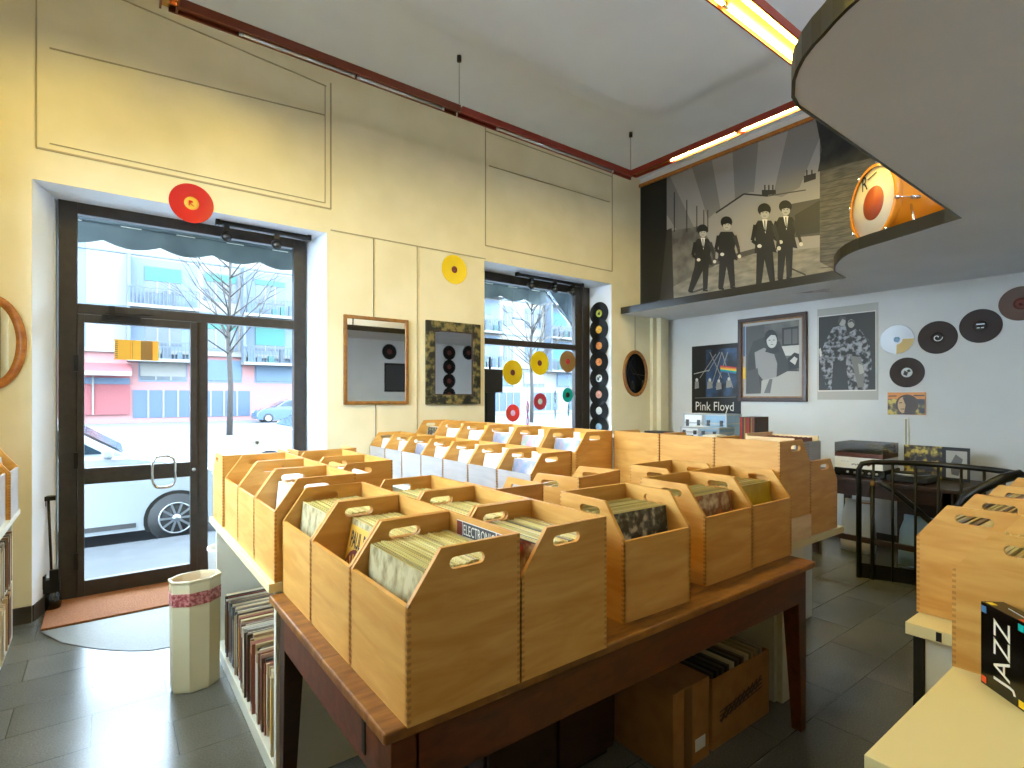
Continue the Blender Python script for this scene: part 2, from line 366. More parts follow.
struct(b.build('ceiling_mezzanine'))
b = MB('fascia_black'); edge = [(5.43, WF)]+nose+near
vs = []; off = .012
for i, p in enumerate(edge):
    a = Vector(edge[max(i-1, 0)]); c = Vector(edge[min(i+1, len(edge)-1)]); d = (c-a).normalized(); nn = Vector((-d.y, d.x))
    # outward is to the right of travel when walking towards the camera
    o_ = Vector(p)+Vector((d.y, -d.x))*off*(1 if True else -1)
    for q, z in ((Vector(p), ZS-.002), (o_, ZS-.002), (o_, ZS+.085), (Vector(p), ZS+.085)): vs.append((q.x, q.y, z))
fs = []
for i in range(len(edge)-1):
    for j in range(4): fs.append((i*4+j, i*4+(j+1) % 4, i*4+4+(j+1) % 4, i*4+4+j))
b.add(vs, fs); struct(b.build('trim_3'))
b = MB('dkgrey'); b.plate([(p[0], p[1]) for p in slab], (0, 0, ZS+.062), (1, 0, 0), (0, 1, 0), .018); struct(b.build('floor_mezzanine'))
# column boxing in the corner
b = MB('wall_paint'); b.box(6.02, 6.36, WF-.05, WF, 0, ZS); b.box(6.1, 6.2, WF-.12, WF-.05, 0, ZS); struct(b.build('trim_4'))
# moulding frames and cover strips on the street wall
b = MB('groove'); y = WF-.004
def wline(p, q, w=.012): b.bar((p[0], y, p[1]), (q[0], y, q[1]), w, .008, up=(0, 1, 0))
wline((-.367, 3.169), (1.60, 3.172)); wline((1.60, 3.172), (1.60, 4.29)); wline((-.367, 3.17), (-.367, 4.40), .008); wline((-.367, 4.40), (1.56, 4.25), .008)
wline((-.30, 3.215), (1.55, 3.215), .006); wline((1.55, 3.215), (1.55, 4.25), .006); wline((-.30, 3.86), (1.55, 3.99), .008)
wline((3.262, 2.985), (1.60, 2.985), .01); wline((2.45, 2.985), (2.45, 0), .008)
wline((3.262, 3.13), (5.25, 3.13)); wline((5.25, 3.13), (5.25, 4.40)); wline((3.262, 3.13), (3.262, 4.40), .008); wline((3.31, 4.0), (5.2, 4.02), .007); wline((3.262, 4.36), (5.25, 4.36), .008)
struct(b.build('trim_5'))
b = MB('frame_oak'); b.box(WM-.03, WM, 1.0, WF, 4.345, 4.385); struct(b.build('trim_6'))
b = MB('baseboard'); b.box(XL, D0, WF-.015, WF, 0, .11); b.box(D1, WX-.3, WF-.015, WF, 0, .11); struct(b.build('baseboard_front'))
b = MB('baseboard'); b.box(WX-.015, WX, YR, WF, 0, .09); struct(b.build('baseboard_back'))
# door and window reveals (splayed white linings)
def reveal(x0, x1, z0, z1, fx0, fx1, fz0, fz1, yin, yout, name, sill):
    b = MB('reveal_paint'); A = [(x0, yin, z0), (x1, yin, z0), (x1, yin, z1), (x0, yin, z1)]; B = [(fx0, yout, fz0), (fx1, yout, fz0), (fx1, yout, fz1), (fx0, yout, fz1)]
    vs = A+B; fs = [(3, 2, 6, 7), (0, 3, 7, 4), (2, 1, 5, 6)]
    if sill: fs.append((1, 0, 4, 5))
    b.add(vs, fs); return struct(b.build(name))
FD = 5.16
reveal(D0+.001, D1-.001, 0, DZ-.001, -.28, 1.50, 0, DZ-.001, WF-.001, FD+.05, 'trim_7', False)
reveal(W0+.001, W1-.001, WZ0+.001, WZ1-.001, 3.28, 5.19, WZ0+.001, WZ1-.001, WF-.001, FD+.05, 'trim_8', True)
b = MB('baseboard'); b.plate([(0, 0), (.36, 0), (.36, .11), (0, .11)], (-.388, WF, 0), Vector((.11, .37, 0)).normalized(), (0, 0, 1), .008); struct(b.build('baseboard_left'))
b = MB('baseboard'); b.box(-.28, 1.5, WF+.0, 5.30, -.09, -.001); struct(b.build('floor_threshold'))

# ---- the glazed door
f = MB('frame_metal')
f.box(-.276, -.165, FD, FD+.07, 0, 2.96); f.box(1.386, 1.494, FD, FD+.07, 0, 2.96); f.box(-.165, 1.386, FD, FD+.07, 2.87, 2.96)
f.box(-.165, 1.386, FD, FD+.07, 2.125, 2.20); f.box(.61, .69, FD, FD+.07, 0, 2.125); f.box(.69, 1.386, FD, FD+.07, 0, .12)
dr = struct(f.build('door_1', bevel=.004))
l = MB('frame_metal'); y0, y1 = FD-.025, FD+.03
l.box(-.165, -.125, y0, y1, .01, 2.12); l.box(.56, .61, y0, y1, .01, 2.12); l.box(-.125, .56, y0, y1, 2.06, 2.12)
l.box(-.125, .56, y0, y1, .01, .125); l.box(-.125, .56, y0, y1, .845, .965); l.build('door_leaf', dr, bevel=.003)
g = MB('pane_glass'); g.box(-.125, .56, FD+.005, FD+.011, .125, .845); g.box(-.125, .56, FD+.005, FD+.011, .965, 2.06); g.build('glass_pane', dr)
g = MB('pane_glass'); g.box(.69, 1.386, FD+.03, FD+.036, .12, 2.125); g.build('glass_pane', dr)
g = MB('pane_glass'); g.box(-.165, 1.386, FD+.03, FD+.036, 2.20, 2.87); g.build('glass_pane', dr)
h = MB('chrome'); cx, cz = .373, .905; pts = []
for i in range(32):
    t = 2*PI*i/32; ct, st = math.cos(t), math.sin(t); sg = lambda q: (abs(q)**.62)*(1 if q > 0 else -1)
    pts.append((cx+.078*sg(ct), y0-.05, cz+.125*sg(st)))
h.tube(pts, .011, seg=8, closed=True); h.cyl((cx+.078, y0, cz+.03), (cx+.078, y0-.05, cz+.03), .007); h.cyl((cx+.078, y0, cz-.03), (cx+.078, y0-.05, cz-.03), .007)
h.build('door_handle', dr, label='chrome ring-shaped pull handle')
h = MB('alu'); h.cyl((.585, y0+.002, .9), (.585, y0-.01, .9), .014); h.build('door_lock', dr)
h = MB('black_metal')
for z in (.28, 1.03, 1.75): h.box(-.185, -.16, y0-.012, y0+.01, z-.06, z+.06)
h.build('door_hinge', dr)
h = MB('black_metal'); h.box(-.02, .22, y0-.03, y0, 2.07, 2.12); h.bar((.0, y0-.04, 2.13), (.30, y0-.05, 2.14), .02, .012); h.box(.02, .06, y0-.05, y0-.02, 2.1, 2.19); h.build('door_closer', dr)
# sticker on the door glass
s = MB('yellow'); yy = FD-.002
s.box(.058, .343, yy-.001, yy, 1.79, 1.945, 'lab_gold'); s.box(.225, .30, yy-.002, yy-.001, 1.792, 1.943, 'vinyl_brown'); s.box(.17, .172, yy-.002, yy-.001, 1.8, 1.93, 'dkgrey'); s.box(.155, .158, yy-.002, yy-.001, 1.8, 1.93, 'orange')
for i in range(9): s.box(.06, .078, yy-.002, yy-.001, 1.80+i*.016, 1.806+i*.016, 'dkgrey')
s.box(.30, .305, yy-.002, yy-.001, 1.792, 1.943, 'orange')
tag(s.build('sticker'), 'yellow rectangular notice stuck on the glass of the door', 'sticker')
s = MB('white')
for k in range(3):
    t = k*PI/3; s.bar((1.078-.05*math.cos(t), FD-.0, 1.093-.05*math.sin(t)), (1.078+.05*math.cos(t), FD-.0, 1.093+.05*math.sin(t)), .02, .002, up=(0, 1, 0))
s.X = Matrix.Translation((0, .027, 0)); s.v = [(p[0], p[1]+.027, p[2]) for p in s.v]
tag(s.build('snowflake_sticker'), 'white snowflake decal on the fixed glass pane right of the door', 'sticker')
# ---- the shop window
f = MB('frame_metal')
f.box(3.26, 3.40, FD, FD+.07, WZ0, 2.96); f.box(4.95, 5.185, FD, FD+.07, WZ0, 2.96); f.box(5.06, 5.185, FD-.03, FD, WZ0, 2.96); f.box(3.40, 4.95, FD, FD+.07, 2.86, 2.96); f.box(3.40, 4.95, FD, FD+.07, WZ0, .55)
wn = struct(f.build('window_1', bevel=.004))
f = MB('frame_metal'); f.box(3.40, 4.95, FD-.005, FD+.05, 2.115, 2.185); f.build('transom_bar', wn)
g = MB('pane_glass'); g.box(3.40, 4.95, FD+.03, FD+.036, .55, 2.115); g.build('glass_pane', wn)
g = MB('pane_glass'); g.box(3.40, 4.95, FD+.03, FD+.036, 2.185, 2.86); g.build('glass_pane', wn)

# ---- spotlight rails over door and window
def spot_rail(x0, x1, z, xs, label):
    t = thing('spotlight_rail', label, 'spotlight', ((x0+x1)/2, 4.97, z)); cx = (x0+x1)/2
    r = MB('black_metal'); r.box(x0-cx, x1-cx, -.018, .018, -.018, .018); r.box(x0-cx, x0-cx+.03, -.024, .024, -.024, .024); r.box(x1-cx-.03, x1-cx, -.024, .024, -.024, .024)
    for e in (x0-cx+.02, x1-cx-.02): r.cyl((e, 0, 0), (e, .0, 2.952-z), .006)
    r.build('rail', t)
    for x in xs:
        q = MB('black_metal'); q.box(x-cx-.02, x-cx+.02, -.02, .02, -.06, -.018); q.cyl((x-cx, -.02, -.115), (x-cx, .055, -.085), .036, seg=14); q.cyl((x-cx, -.022, -.1155), (x-cx, -.0205, -.115), .028, 'steel_dark'); q.build('spotlight', t)
    return t
spot_rail(.72, 1.48, 2.93, (.80, 1.19), 'black rail with two small spotlights above the glazed door')
spot_rail(3.82, 4.90, 2.93, (4.05, 4.42, 4.72), 'black rail with small spotlights above the shop window')

# ------------------------------------------------------------------ suspended light track
ZT = 3.95
tr = thing('light_track', 'reddish brown suspended rectangular light track with yellow fluorescent tubes', 'lamp', (2.5, 2.9, ZT))
def chan(x0, y0, x1, y1, w, mat, rim=.03, top=.03, inner='reflector'):
    """inverted trough from (x0,y0) to (x1,y1)"""
    c = MB(mat); p = Vector((x0-2.5, y0-2.9, 0)); q = Vector((x1-2.5, y1-2.9, 0)); d = (q-p).normalized(); n = Vector((-d.y, d.x, 0))
    c.bar(p+Vector((0, 0, .045)), q+Vector((0, 0, .045)), w, .03)
    for s_ in (-1, 1): c.bar(p+n*s_*(w/2-.006)+Vector((0, 0, .015)), q+n*s_*(w/2-.006)+Vector((0, 0, .015)), .012, .03)
    c.bar(p+Vector((0, 0, .028)), q+Vector((0, 0, .028)), w-.026, .004, inner)
    return c.build('track_profile', tr)
def lamp_tube(x0, y0, x1, y1, lit=True, z=.012, m=None):
    t = MB(m or ('tube_lit' if lit else 'tube_off')); p = Vector((x0-2.5, y0-2.9, z)); q = Vector((x1-2.5, y1-2.9, z)); d = (q-p).normalized()
    t.cyl(p+d*.02, q-d*.02, .0115, seg=10); t.cyl(p, p+d*.02, .013, 'alu', 10); t.cyl(q-d*.02, q, .013, 'alu', 10)
    return t.build('fluorescent_tube', tr, 'lit warm yellow tube' if lit else 'unlit tube')
XA, XB, YA, YC = .32, 4.69, 1.84, 4.0
chan(XA, YC, 2.44, YC, .09, 'track_brown', inner='track_brown'); chan(2.46, YC, XB+.045, YC, .09, 'track_red', inner='track_red')
chan(XA, YC+.045, XA, YA, .10, 'track_brown'); chan(XB, YC-.045, XB, YA, .10, 'track_red'); chan(XA, YA, XB, YA, .18, 'track_red')
lamp_tube(.72, YC, 1.52, YC, False, .0); lamp_tube(1.54, YC, 2.30, YC, False, .0); lamp_tube(2.85, YC, 4.40, YC, False, .0)
lamp_tube(XA, 3.90, XA, 2.90, m='tube_bright'); lamp_tube(XA, 2.86, XA, 1.95, m='tube_bright')
lamp_tube(XB, 3.48, XB, 2.72); lamp_tube(XB, 2.70, XB, 1.95)
for y_ in (YA-.05, YA+.05):
    lamp_tube(.45, y_, 1.75, y_, False); lamp_tube(1.78, y_, 3.1, y_); lamp_tube(3.12, y_, 4.45, y_)
for x_, y_ in ((2.45, YC), (XB, YC), (XA, YC), (XB, YA), (XA, YA), (2.45, YA)):
    w_ = MB('black_metal'); w_.cyl((x_-2.5, y_-2.9, .04), (x_-2.5, y_-2.9, ZC-ZT-.001 if (x_ < .4 or x_ > 4.6 or y_ > 3.8) else ZC-ZT-.054), .0022, seg=6)
    zt = ZC-ZT-.001 if (x_ < .4 or x_ > 4.6 or y_ > 3.8) else ZC-ZT-.054
    w_.cyl((x_-2.5, y_-2.9, zt-.05), (x_-2.5, y_-2.9, zt), .02, seg=12); w_.build('hanging_wire', tr)

# ------------------------------------------------------------------ records
def make_disc(vm, lm, r=.15, lr=.05):
    d = MB(vm); d.lathe([(lr, 0), (lr, .0016), (lr+.004, .0016), (r-.006, .0016), (r-.003, .0022), (r, .0014), (r, .0002), (r-.003, 0), (lr, 0)], seg=48)
    d.lathe([(.0036, .0), (lr, 0)], seg=24)
    l = MB(lm); l.lathe([(.0036, .0004), (.0036, .0021), (lr*.55, .0021), (lr, .0019), (lr, .0004)], seg=32); return d.mesh('vinyl_record'), l
RECN = {}
def record(loc, rot, vm, lm, label, group=None, r=.15, lr=.05, art=None, name='vinyl_record', sc=None, spin=0):
    key = (vm, lm, r, lr, art)
    if key not in RECN:
        dm, l = make_disc(vm, lm, r, lr)
        if art == 'swirl':
            for k in range(14):
                t = k*.45; q = .006+k*.0026; l.bar((q*math.cos(t), q*math.sin(t), .0024), ((q+.0026)*math.cos(t+.5), (q+.0026)*math.sin(t+.5), .0024), .007, .0008, 'lab_white')
        elif art == 'bars':
            l.box(-.03, .03, .012, .022, .0019, .0026, 'lab_white'); l.box(-.025, -.004, -.02, -.012, .0019, .0026, 'lab_white'); l.box(.004, .025, -.02, -.012, .0019, .0026, 'lab_white')
        elif art == 'blobs':
            l.plate([(-.03, -.02), (0, -.035), (.01, 0), (-.02, .02)], (0, 0, .0021), (1, 0, 0), (0, 1, 0), .0005, 'lab_dark'); l.plate([(.01, .0), (.035, .01), (.02, .033), (.0, .02)], (0, 0, .0021), (1, 0, 0), (0, 1, 0), .0005, 'lab_dark')
        elif art == 'script':
            l.box(-.02, -.012, -.02, .022, .0021, .0027, 'vinyl_red'); l.plate([(-.012, .022), (.005, .02), (.012, .008), (-.012, .0)], (0, 0, .0021), (1, 0, 0), (0, 1, 0), .0006, 'vinyl_red'); l.plate([(-.008, 0), (.02, -.02), (.012, -.022), (-.012, -.004)], (0, 0, .0021), (1, 0, 0), (0, 1, 0), .0006, 'vinyl_red')
        elif art == 'four':
            l.plate([(-.02, -.004), (.006, .024), (.006, -.024), (.013, -.024), (.013, .03), (-.026, -.012), (.02, -.012), (.02, -.004)], (0, 0, .0021), (1, 0, 0), (0, 1, 0), .0006, 'lab_dark')
        RECN[key] = (dm, l.mesh('label'))
    dm, lm_ = RECN[key]
    o = link(name, dm); o.location = loc; o.rotation_euler = rot
    if spin:
        o.rotation_mode = 'QUATERNION'
        from mathutils import Euler
        o.rotation_quaternion = Euler(rot).to_quaternion() @ Euler((0, 0, spin)).to_quaternion()
    tag(o, label, 'record', group); c = link('label', lm_, o); return o
R_FRONT = (PI/2, 0, 0); R_BACK = (PI/2, 0, -PI/2); R_RIGHT = (PI/2, 0, PI)
record((.53, WF-.004, 2.989), R_FRONT, 'vinyl_red', 'lab_gold', 'bright red vinyl record hung over the top edge of the door opening', art='script')
record((2.875, WF-.003, 2.815), R_FRONT, 'vinyl_yellow', 'lab_maroon', 'yellow vinyl record alone on the wall above the mirrors', lr=.035)
for u, v, vm, lm, lab, art, r, lr in (
    (897, 339.5, 'silver_disc', 'lab_blue', 'silver record on the poster wall, left of the black ones', None, .15, .028),
    (937.5, 337.5, 'vinyl_brownblack', 'lab_dark', 'dark record with a white swirl on its label, beside the silver one', 'swirl', .158, .05),
    (980.5, 326, 'vinyl_brownblack', 'lab_dark', 'dark record with two white lines of print on its label', 'bars', .155, .05),
    (1021, 303.5, 'vinyl_darkbrown', 'lab_maroon', 'brown record cut off by the right edge of the photo, highest on the poster wall', None, .15, .05),
    (907, 372.5, 'vinyl_brownblack', 'lab_white', 'black record with a white label just above the small portrait print', 'blobs', .15, .048)):
    x, y, z = onX(u, v, WX); record((x-.004, y, z), R_BACK, vm, lm, lab, art=art, r=r, lr=lr)
sv = [o for o in bpy.data.objects if o.get('label', '').startswith('silver record')][0]
w_ = MB('sheen_gold'); w_.add([(.05*math.cos(t), .05*math.sin(t), .0025) for t in (0, -.4, -.8, -1.2, -1.6)]+[(.147*math.cos(t), .147*math.sin(t), .0025) for t in (0, -.4, -.8, -1.2, -1.6)], [(i+1, i, i+5, i+6) for i in range(4)])  # golden sheen of the disc laid on as a flat coloured wedge
w_.build('painted_sheen', sv, 'golden sheen painted on a quarter of the silver record')
for i, (lm, art) in enumerate((('lab_green', 'four'), ('lab_gold', None), ('lab_orange', None), ('lab_orange', None), ('lab_white', 'blobs'), ('lab_pink', None), ('lab_white', None), ('lab_blue', None))):
    z = onY(603, 314+i*16.1, 4.98)[2]; pos = ['topmost', 'second', 'third', 'fourth', 'fifth', 'sixth', 'seventh', 'lowest'][i]
    o = record((5.205-.003*(i % 2)-.0025, 4.975+0*i, z), (PI/2, 0, -PI/2+.13), 'vinyl_black', lm, '%s black record of the column on the window reveal, %s label' % (pos, {'lab_green': 'green', 'lab_gold': 'gold', 'lab_orange': 'orange', 'lab_white': 'white', 'lab_pink': 'pink', 'lab_blue': 'pale blue'}[lm]), 'black records in a column on the window reveal', art=art)
for u, v, vm, lm, lab, r in (
    (513.5, 372.5, 'vinyl_yellow', 'lab_maroon', 'golden yellow record hanging on the left of the shop window', .15),
    (540.5, 363, 'vinyl_yellow', 'lab_maroon', 'lemon yellow record hanging in the middle of the shop window', .15),
    (568.5, 361.5, 'vinyl_brown', 'vinyl_crimson', 'brown record hanging at the upper right of the shop window', .14),
    (513.7, 413, 'vinyl_orange', 'lab_white', 'orange-red seven inch record low on the left of the shop window', .105),
    (541, 401.5, 'vinyl_crimson', 'lab_white', 'crimson seven inch record in the middle of the shop window', .105),
    (568.5, 395, 'vinyl_teal', 'lab_dark', 'turquoise seven inch record right of the crimson one in the window', .095)):
    p = onY(u, v, FD-.02); record((p[0], FD-.004, p[2]), R_FRONT, vm, lm, lab, r=r, lr=.036)
for u, v, vm, lab in ((527.5, 407.5, 'vinyl_pink', 'upper of two pink records turned edge-on in the window'), (527.5, 421, 'vinyl_pink', 'lower of two pink records turned edge-on in the window'),
    (555, 397, 'vinyl_teal_dark', 'upper dark teal record turned edge-on, beside the crimson one'), (555, 413, 'vinyl_teal_dark', 'lower dark teal record turned edge-on, nearly touching the crates'), (568.5, 410, 'vinyl_teal', 'small turquoise record turned edge-on below the round turquoise one')):
    p = onY(u, v, FD-.12); record((p[0], FD-.12, p[2]), (PI/2, 0, .72), vm, 'lab_white', lab, r=.085, lr=.03)
hang = MB('steel_dark')
for u in (513.5, 527.5, 540.5, 555, 568.5):
    p = onY(u, 372, FD-.02 if u in (513.5, 540.5, 568.5) else FD-.12); hang.cyl((p[0], FD-.004 if u in (513.5, 540.5, 568.5) else FD-.12, 1.1), (p[0], FD-.004 if u in (513.5, 540.5, 568.5) else FD-.12, 2.96), .0012, seg=5)
tag(hang.build('nylon_thread'), 'thin threads holding the coloured records in the shop window', 'thread', kind='stuff')
# the opposite side wall carries more records, seen in the mirrors
for i, (x, z, lab) in enumerate(((4.378, 2.373, 'black record alone on the right-hand wall above a dark poster, seen in the gilt mirror'), (5.71, 2.42, 'topmost of four black records stacked on the right-hand wall, seen in a mirror'), (5.71, 2.127, 'second of four black records stacked on the right-hand wall, seen in a mirror'), (5.71, 1.834, 'third of four black records stacked on the right-hand wall, seen in a mirror'), (5.71, 1.55, 'lowest of four black records stacked on the right-hand wall, seen in a mirror'), (6.186, 2.443, 'black record right of the stack of four on the right-hand wall, seen in a mirror'))):
    record((x, YR+.001, z), R_RIGHT, 'vinyl_black', 'lab_maroon', lab)
b = MB('black'); b.box(4.275, 4.716, YR, YR+.006, 1.6, 2.156); b.box(4.30, 4.69, YR+.006, YR+.008, 1.63, 2.12, 'dkgrey')
tag(b.build('poster'), 'dark poster on the right-hand wall, seen only in the gilt mirror', 'poster')

# ------------------------------------------------------------------ crates
def crate_parts():
    cx = .086
    prof = [(0, 0), (CD, 0), (CD, CH), (cx, CH), (0, CL)]
    hx0, hx1, hz0, hz1 = .108, .208, .333, .362; r = .0145; hole = []
    for cx_, a in ((hx1-r, -90), (hx0+r, 90)):
        for i in range(7):
            t = math.radians(a+180*i/6); hole.append((cx_+r*math.cos(t), (hz0+hz1)/2+r*math.sin(t)))
    out = []
    for y in (-CW/2, CW/2-CT):
        s = MB('birch'); s.plate(prof, (0, y+CT, 0), (1, 0, 0), (0, 0, 1), CT, holes=[list(reversed(hole))]); out.append(('side_panel', s.mesh('side_panel')))
    s = MB('birch'); s.box(0, CT, -CW/2+CT*.0, CW/2, 0, CL); s.v = [(x, y*(1-.0006), z) for x, y, z in s.v]; out.append(('front_panel', s.mesh('front_panel')))
    s = MB('birch'); s.box(CD-CT, CD, -CW/2, CW/2, 0, CH); s.v = [(x, y*(1-.0006), z*.9995) for x, y, z in s.v]; out.append(('back_panel', s.mesh('back_panel')))
    s = MB('birch'); s.box(CT, CD-CT, -CW/2+CT, CW/2-CT, .004, .012); out.append(('base_panel', s.mesh('base_panel')))
    return out
CP = crate_parts()
FACE = {'-x': 0, '-y': PI/2, '+x': PI, '+y': -PI/2}
# sleeve meshes
def sleeve_mesh(art, edge, t=.0055, s=.312, h=.328):
    b = MB(edge); b.box(0, t, -s/2, s/2, 0, h); b.add([(-.0004, -s/2+.002, .002), (-.0004, s/2-.002, .002), (-.0004, s/2-.002, h-.002), (-.0004, -s/2+.002, h-.002)], [(0, 3, 2, 1)], art); return b.mesh('record_sleeve')
SM = {k: sleeve_mesh(a, e) for k, a, e in (('cream', 'art_cream', 'edge_mix'), ('blue', 'art_blue', 'edge_white'), ('white', 'art_white', 'edge_white'), ('dark', 'art_dark', 'edge_mix'), ('orange', 'art_orange', 'edge_mix'), ('yellow', 'art_yellow', 'edge_mix'), ('pink', 'art_pink', 'edge_white'), ('red', 'art_red', 'edge_dark'), ('mix', 'edge_mix', 'edge_mix'), ('dk', 'edge_dark', 'edge_dark'), ('wh', 'edge_white', 'edge_white'), ('spine', 'spine_mix', 'spine_mix'))}
STUFF = MB('edge_mix')      # everything in the crates beyond the records built one by one
def place_sleeve(root_M, x, lean, key, label, group, dy=0, z=.0125):
    o = link('record_sleeve', SM[key]); M = root_M @ Matrix.Translation((x, dy, z)) @ Matrix.Rotation(lean, 4, 'Y')
    o.location = M.to_translation(); o.rotation_euler = M.to_euler(); o.scale = (random.uniform(.8, 1.1), random.uniform(.985, 1.0), random.uniform(.985, 1.0))
    tag(o, label, 'record', group); return o
def fill(root, n, keys, front, where, x0=.016, lean=.11, pitch=.0098, z=.0125, stuff=0, smat='edge_mix'):
    M = Matrix.Translation(root.location) @ Matrix.Rotation(root.rotation_euler.z, 4, 'Z')
    for i in range(n):
        key = front if i == 0 else random.choice(keys)
        lab = ('front sleeve standing in ' if i == 0 and (n > 1 or stuff) else 'sleeve filed behind the front one in ' if i else 'record sleeve standing in ')+where
        place_sleeve(M, x0+i*pitch, lean, key, lab, None if i == 0 else 'records in '+where, random.uniform(-.004, .004), z)
    x = x0+n*pitch
    for i in range(stuff):
        STUFF.X = M @ Matrix.Translation((x+i*pitch, 0, z)) @ Matrix.Rotation(lean, 4, 'Y')
        STUFF.box(0, .006, -.152, .152, 0, random.uniform(.312, .324), random.choice(smat) if isinstance(smat, list) else smat)
    STUFF.X = Matrix()
DAYLIT_FRONT = None  # front board mesh with the daylight tone in its colour
def crate(face, a0, a1, front, z, label, group, width=None, drz=0, pale=False):
    """face: where the low front looks; a0..a1: extent across; front: coordinate of the low front"""
    c = (a0+a1)/2; loc = (front, c, z) if face[1] == 'x' else (c, front, z)
    t = thing('record_crate', label, 'crate', loc, FACE[face]+drz, group)
    for nme, me in CP: link(nme, me, t)
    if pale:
        f = kids(t)[[k.name.split('.')[0] for k in kids(t)].index('front_panel')]; global DAYLIT_FRONT
        if DAYLIT_FRONT is None: DAYLIT_FRONT = f.data.copy(); DAYLIT_FRONT.materials[0] = MATS['birch_pale_daylit']
        f.data = DAYLIT_FRONT; f['label'] = 'front board with daylight put into its pale colour'
    if width: t.scale = (1, width/CW, 1)
    return t
TT = .76
G1 = 'crates on the wooden table'
A = []
for i, (lab, w) in enumerate((('birch record crate at the near left corner of the wooden table', 'the crate on the near table corner'), ('birch crate second from the near corner in the left row on the wooden table', 'the second crate of the left row'), ('birch crate at the far end of the left row on the wooden table', 'the third crate of the left row'))):
    t = crate('-x', 1.098+i*.3555, 1.098+i*.3555+CW, .538, TT, lab, G1); A.append((t, w))
fill(A[0][0], 25, ['mix', 'mix', 'mix'], 'cream', A[0][1], x0=.014)
fill(A[1][0], 17, ['mix', 'mix'], 'cream', A[1][1], x0=.068, lean=.2)
fill(A[2][0], 22, ['mix', 'mix'], 'cream', A[2][1], x0=.035)
B = []
for i, (lab, w) in enumerate((('birch crate at the table front edge, back of it against the first crate', 'the second crate along the table front'), ('birch crate in the middle of the second row on the wooden table', 'the middle crate of the second row'), ('birch crate at the far end of the second row on the wooden table', 'the far crate of the second row'))):
    t = crate('-x', 1.098+i*.3555, 1.098+i*.3555+CW, .862, TT, lab, G1); B.append((t, w))
fill(B[0][0], 20, ['mix', 'mix', 'dk'], 'red', B[0][1], x0=.05)
fill(B[1][0], 20, ['mix'], 'white', B[1][1], x0=.05)
fill(B[2][0], 20, ['mix'], 'blue', B[2][1], x0=.05)
c1 = crate('-y', 1.345, 1.345+CW, 1.172, TT, 'birch crate standing apart on the table front edge, third from the near corner', G1, drz=-.03)
c2 = crate('-y', 1.864, 2.214, 1.218, TT, 'birch crate second from the far right corner along the table front edge', G1)
c3 = crate('-y', 2.224, 2.574-.004, 1.224, TT, 'birch crate at the far right corner of the wooden table', G1)
fill(c1, 18, ['mix'], 'dark', 'the single crate midway along the table front', x0=.06)
fill(c2, 18, ['mix'], 'orange', 'the crate second from the right table corner', x0=.05)
fill(c3, 16, ['mix', 'yellow'], 'yellow', 'the crate on the right table corner', x0=.06)
d1 = crate('+y', 1.188, 1.425, 1.99, TT, 'narrow crate in mid table, plain back to the viewer', G1, width=.237)
d2 = crate('+y', 1.575, 1.925, 2.035, TT, 'birch crate turned with its plain back to the viewer near the white sleeves', G1, drz=.2)
d3 = crate('-y', 2.19, 2.54, 1.555, TT, 'birch crate directly behind the corner crate at the right end of the table', G1)
fill(d3, 2, ['dk'], 'red', 'the crate behind the right corner crate', x0=.05, stuff=16, smat='edge_dark')
fill(d2, 1, ['mix'], 'dark', 'the crate turned away on the table', x0=.05, stuff=14)
# lettering stuck in and on the crates
b = MB('white'); b.X = Matrix.Translation((.538+CD-CT-.0008, 1.098+CW/2, TT)); e = Vector((0, -1, 0)); zz = Vector((0, 0, 1))
b.plate([(0, 0), (.24, 0), (.24, .045), (0, .045)], (0, .115, .328), e, zz, -.0006, 'lab_white')
b.plate([(.0, .002), (.03, .002), (.03, .043), (0, .043)], (0, .115, .328), e, zz, .0004, 'lab_maroon'); b.plate([(.205, .002), (.24, .002), (.24, .043), (.205, .043)], (0, .115, .328), e, zz, .0004, 'lab_maroon')
b.plate([(.032, .002), (.2, .002), (.2, .043), (.032, .043)], (0, .115, .328), e, zz, .0003, 'dkgrey')
b.text('ELECTRONIC', (-.0005, .115-.038, .335), e, zz, .03, 'offwhite', width=.158, depth=.0006)
b.X = Matrix()
o = b.build('genre_sticker', None); o.parent = A[0][0]; o.matrix_parent_inverse = (Matrix.Translation(A[0][0].location)).inverted(); o['label'] = 'dark sticker with white capitals between red blocks'
fs0 = [o for o in bpy.data.objects if o.get('label', '') == 'front sleeve standing in the second crate of the left row'][0]
b = MB('black'); s_ = .312
b.plate([(0, 0), (s_-.01, 0), (s_-.01, s_-.01), (0, s_-.01)], (-.0012, s_/2-.005, .005), (0, -1, 0), (0, 0, 1), .0003, 'lab_gold')
b.text('PAUL BUT', (-.0016, s_/2-.025, .235), (0, -1, 0), (0, 0, 1), .055, 'black', width=.17, depth=.0005, bold=.03)
b.plate([(.085*math.cos(2*PI*k/24), .105*math.sin(2*PI*k/24)) for k in range(24)], (-.0016, .075, .13), (0, -1, 0), (0, 0, 1), .0003, 'lab_maroon')
for k in range(18):
    t = 2*PI*k/18; b.bar((-.0022, .075+.03*math.cos(t), .13+.035*math.sin(t)), (-.0022, .075+.075*math.cos(t), .13+.09*math.sin(t)), .008, .0008, 'black', up=(1, 0, 0))
b.fm = [b.mi('lab_gold') if i >= len(b.f)-18*6 else q for i, q in enumerate(b.fm)]
b.build('cover_print', fs0, 'cream cover with black capitals and a sunburst')

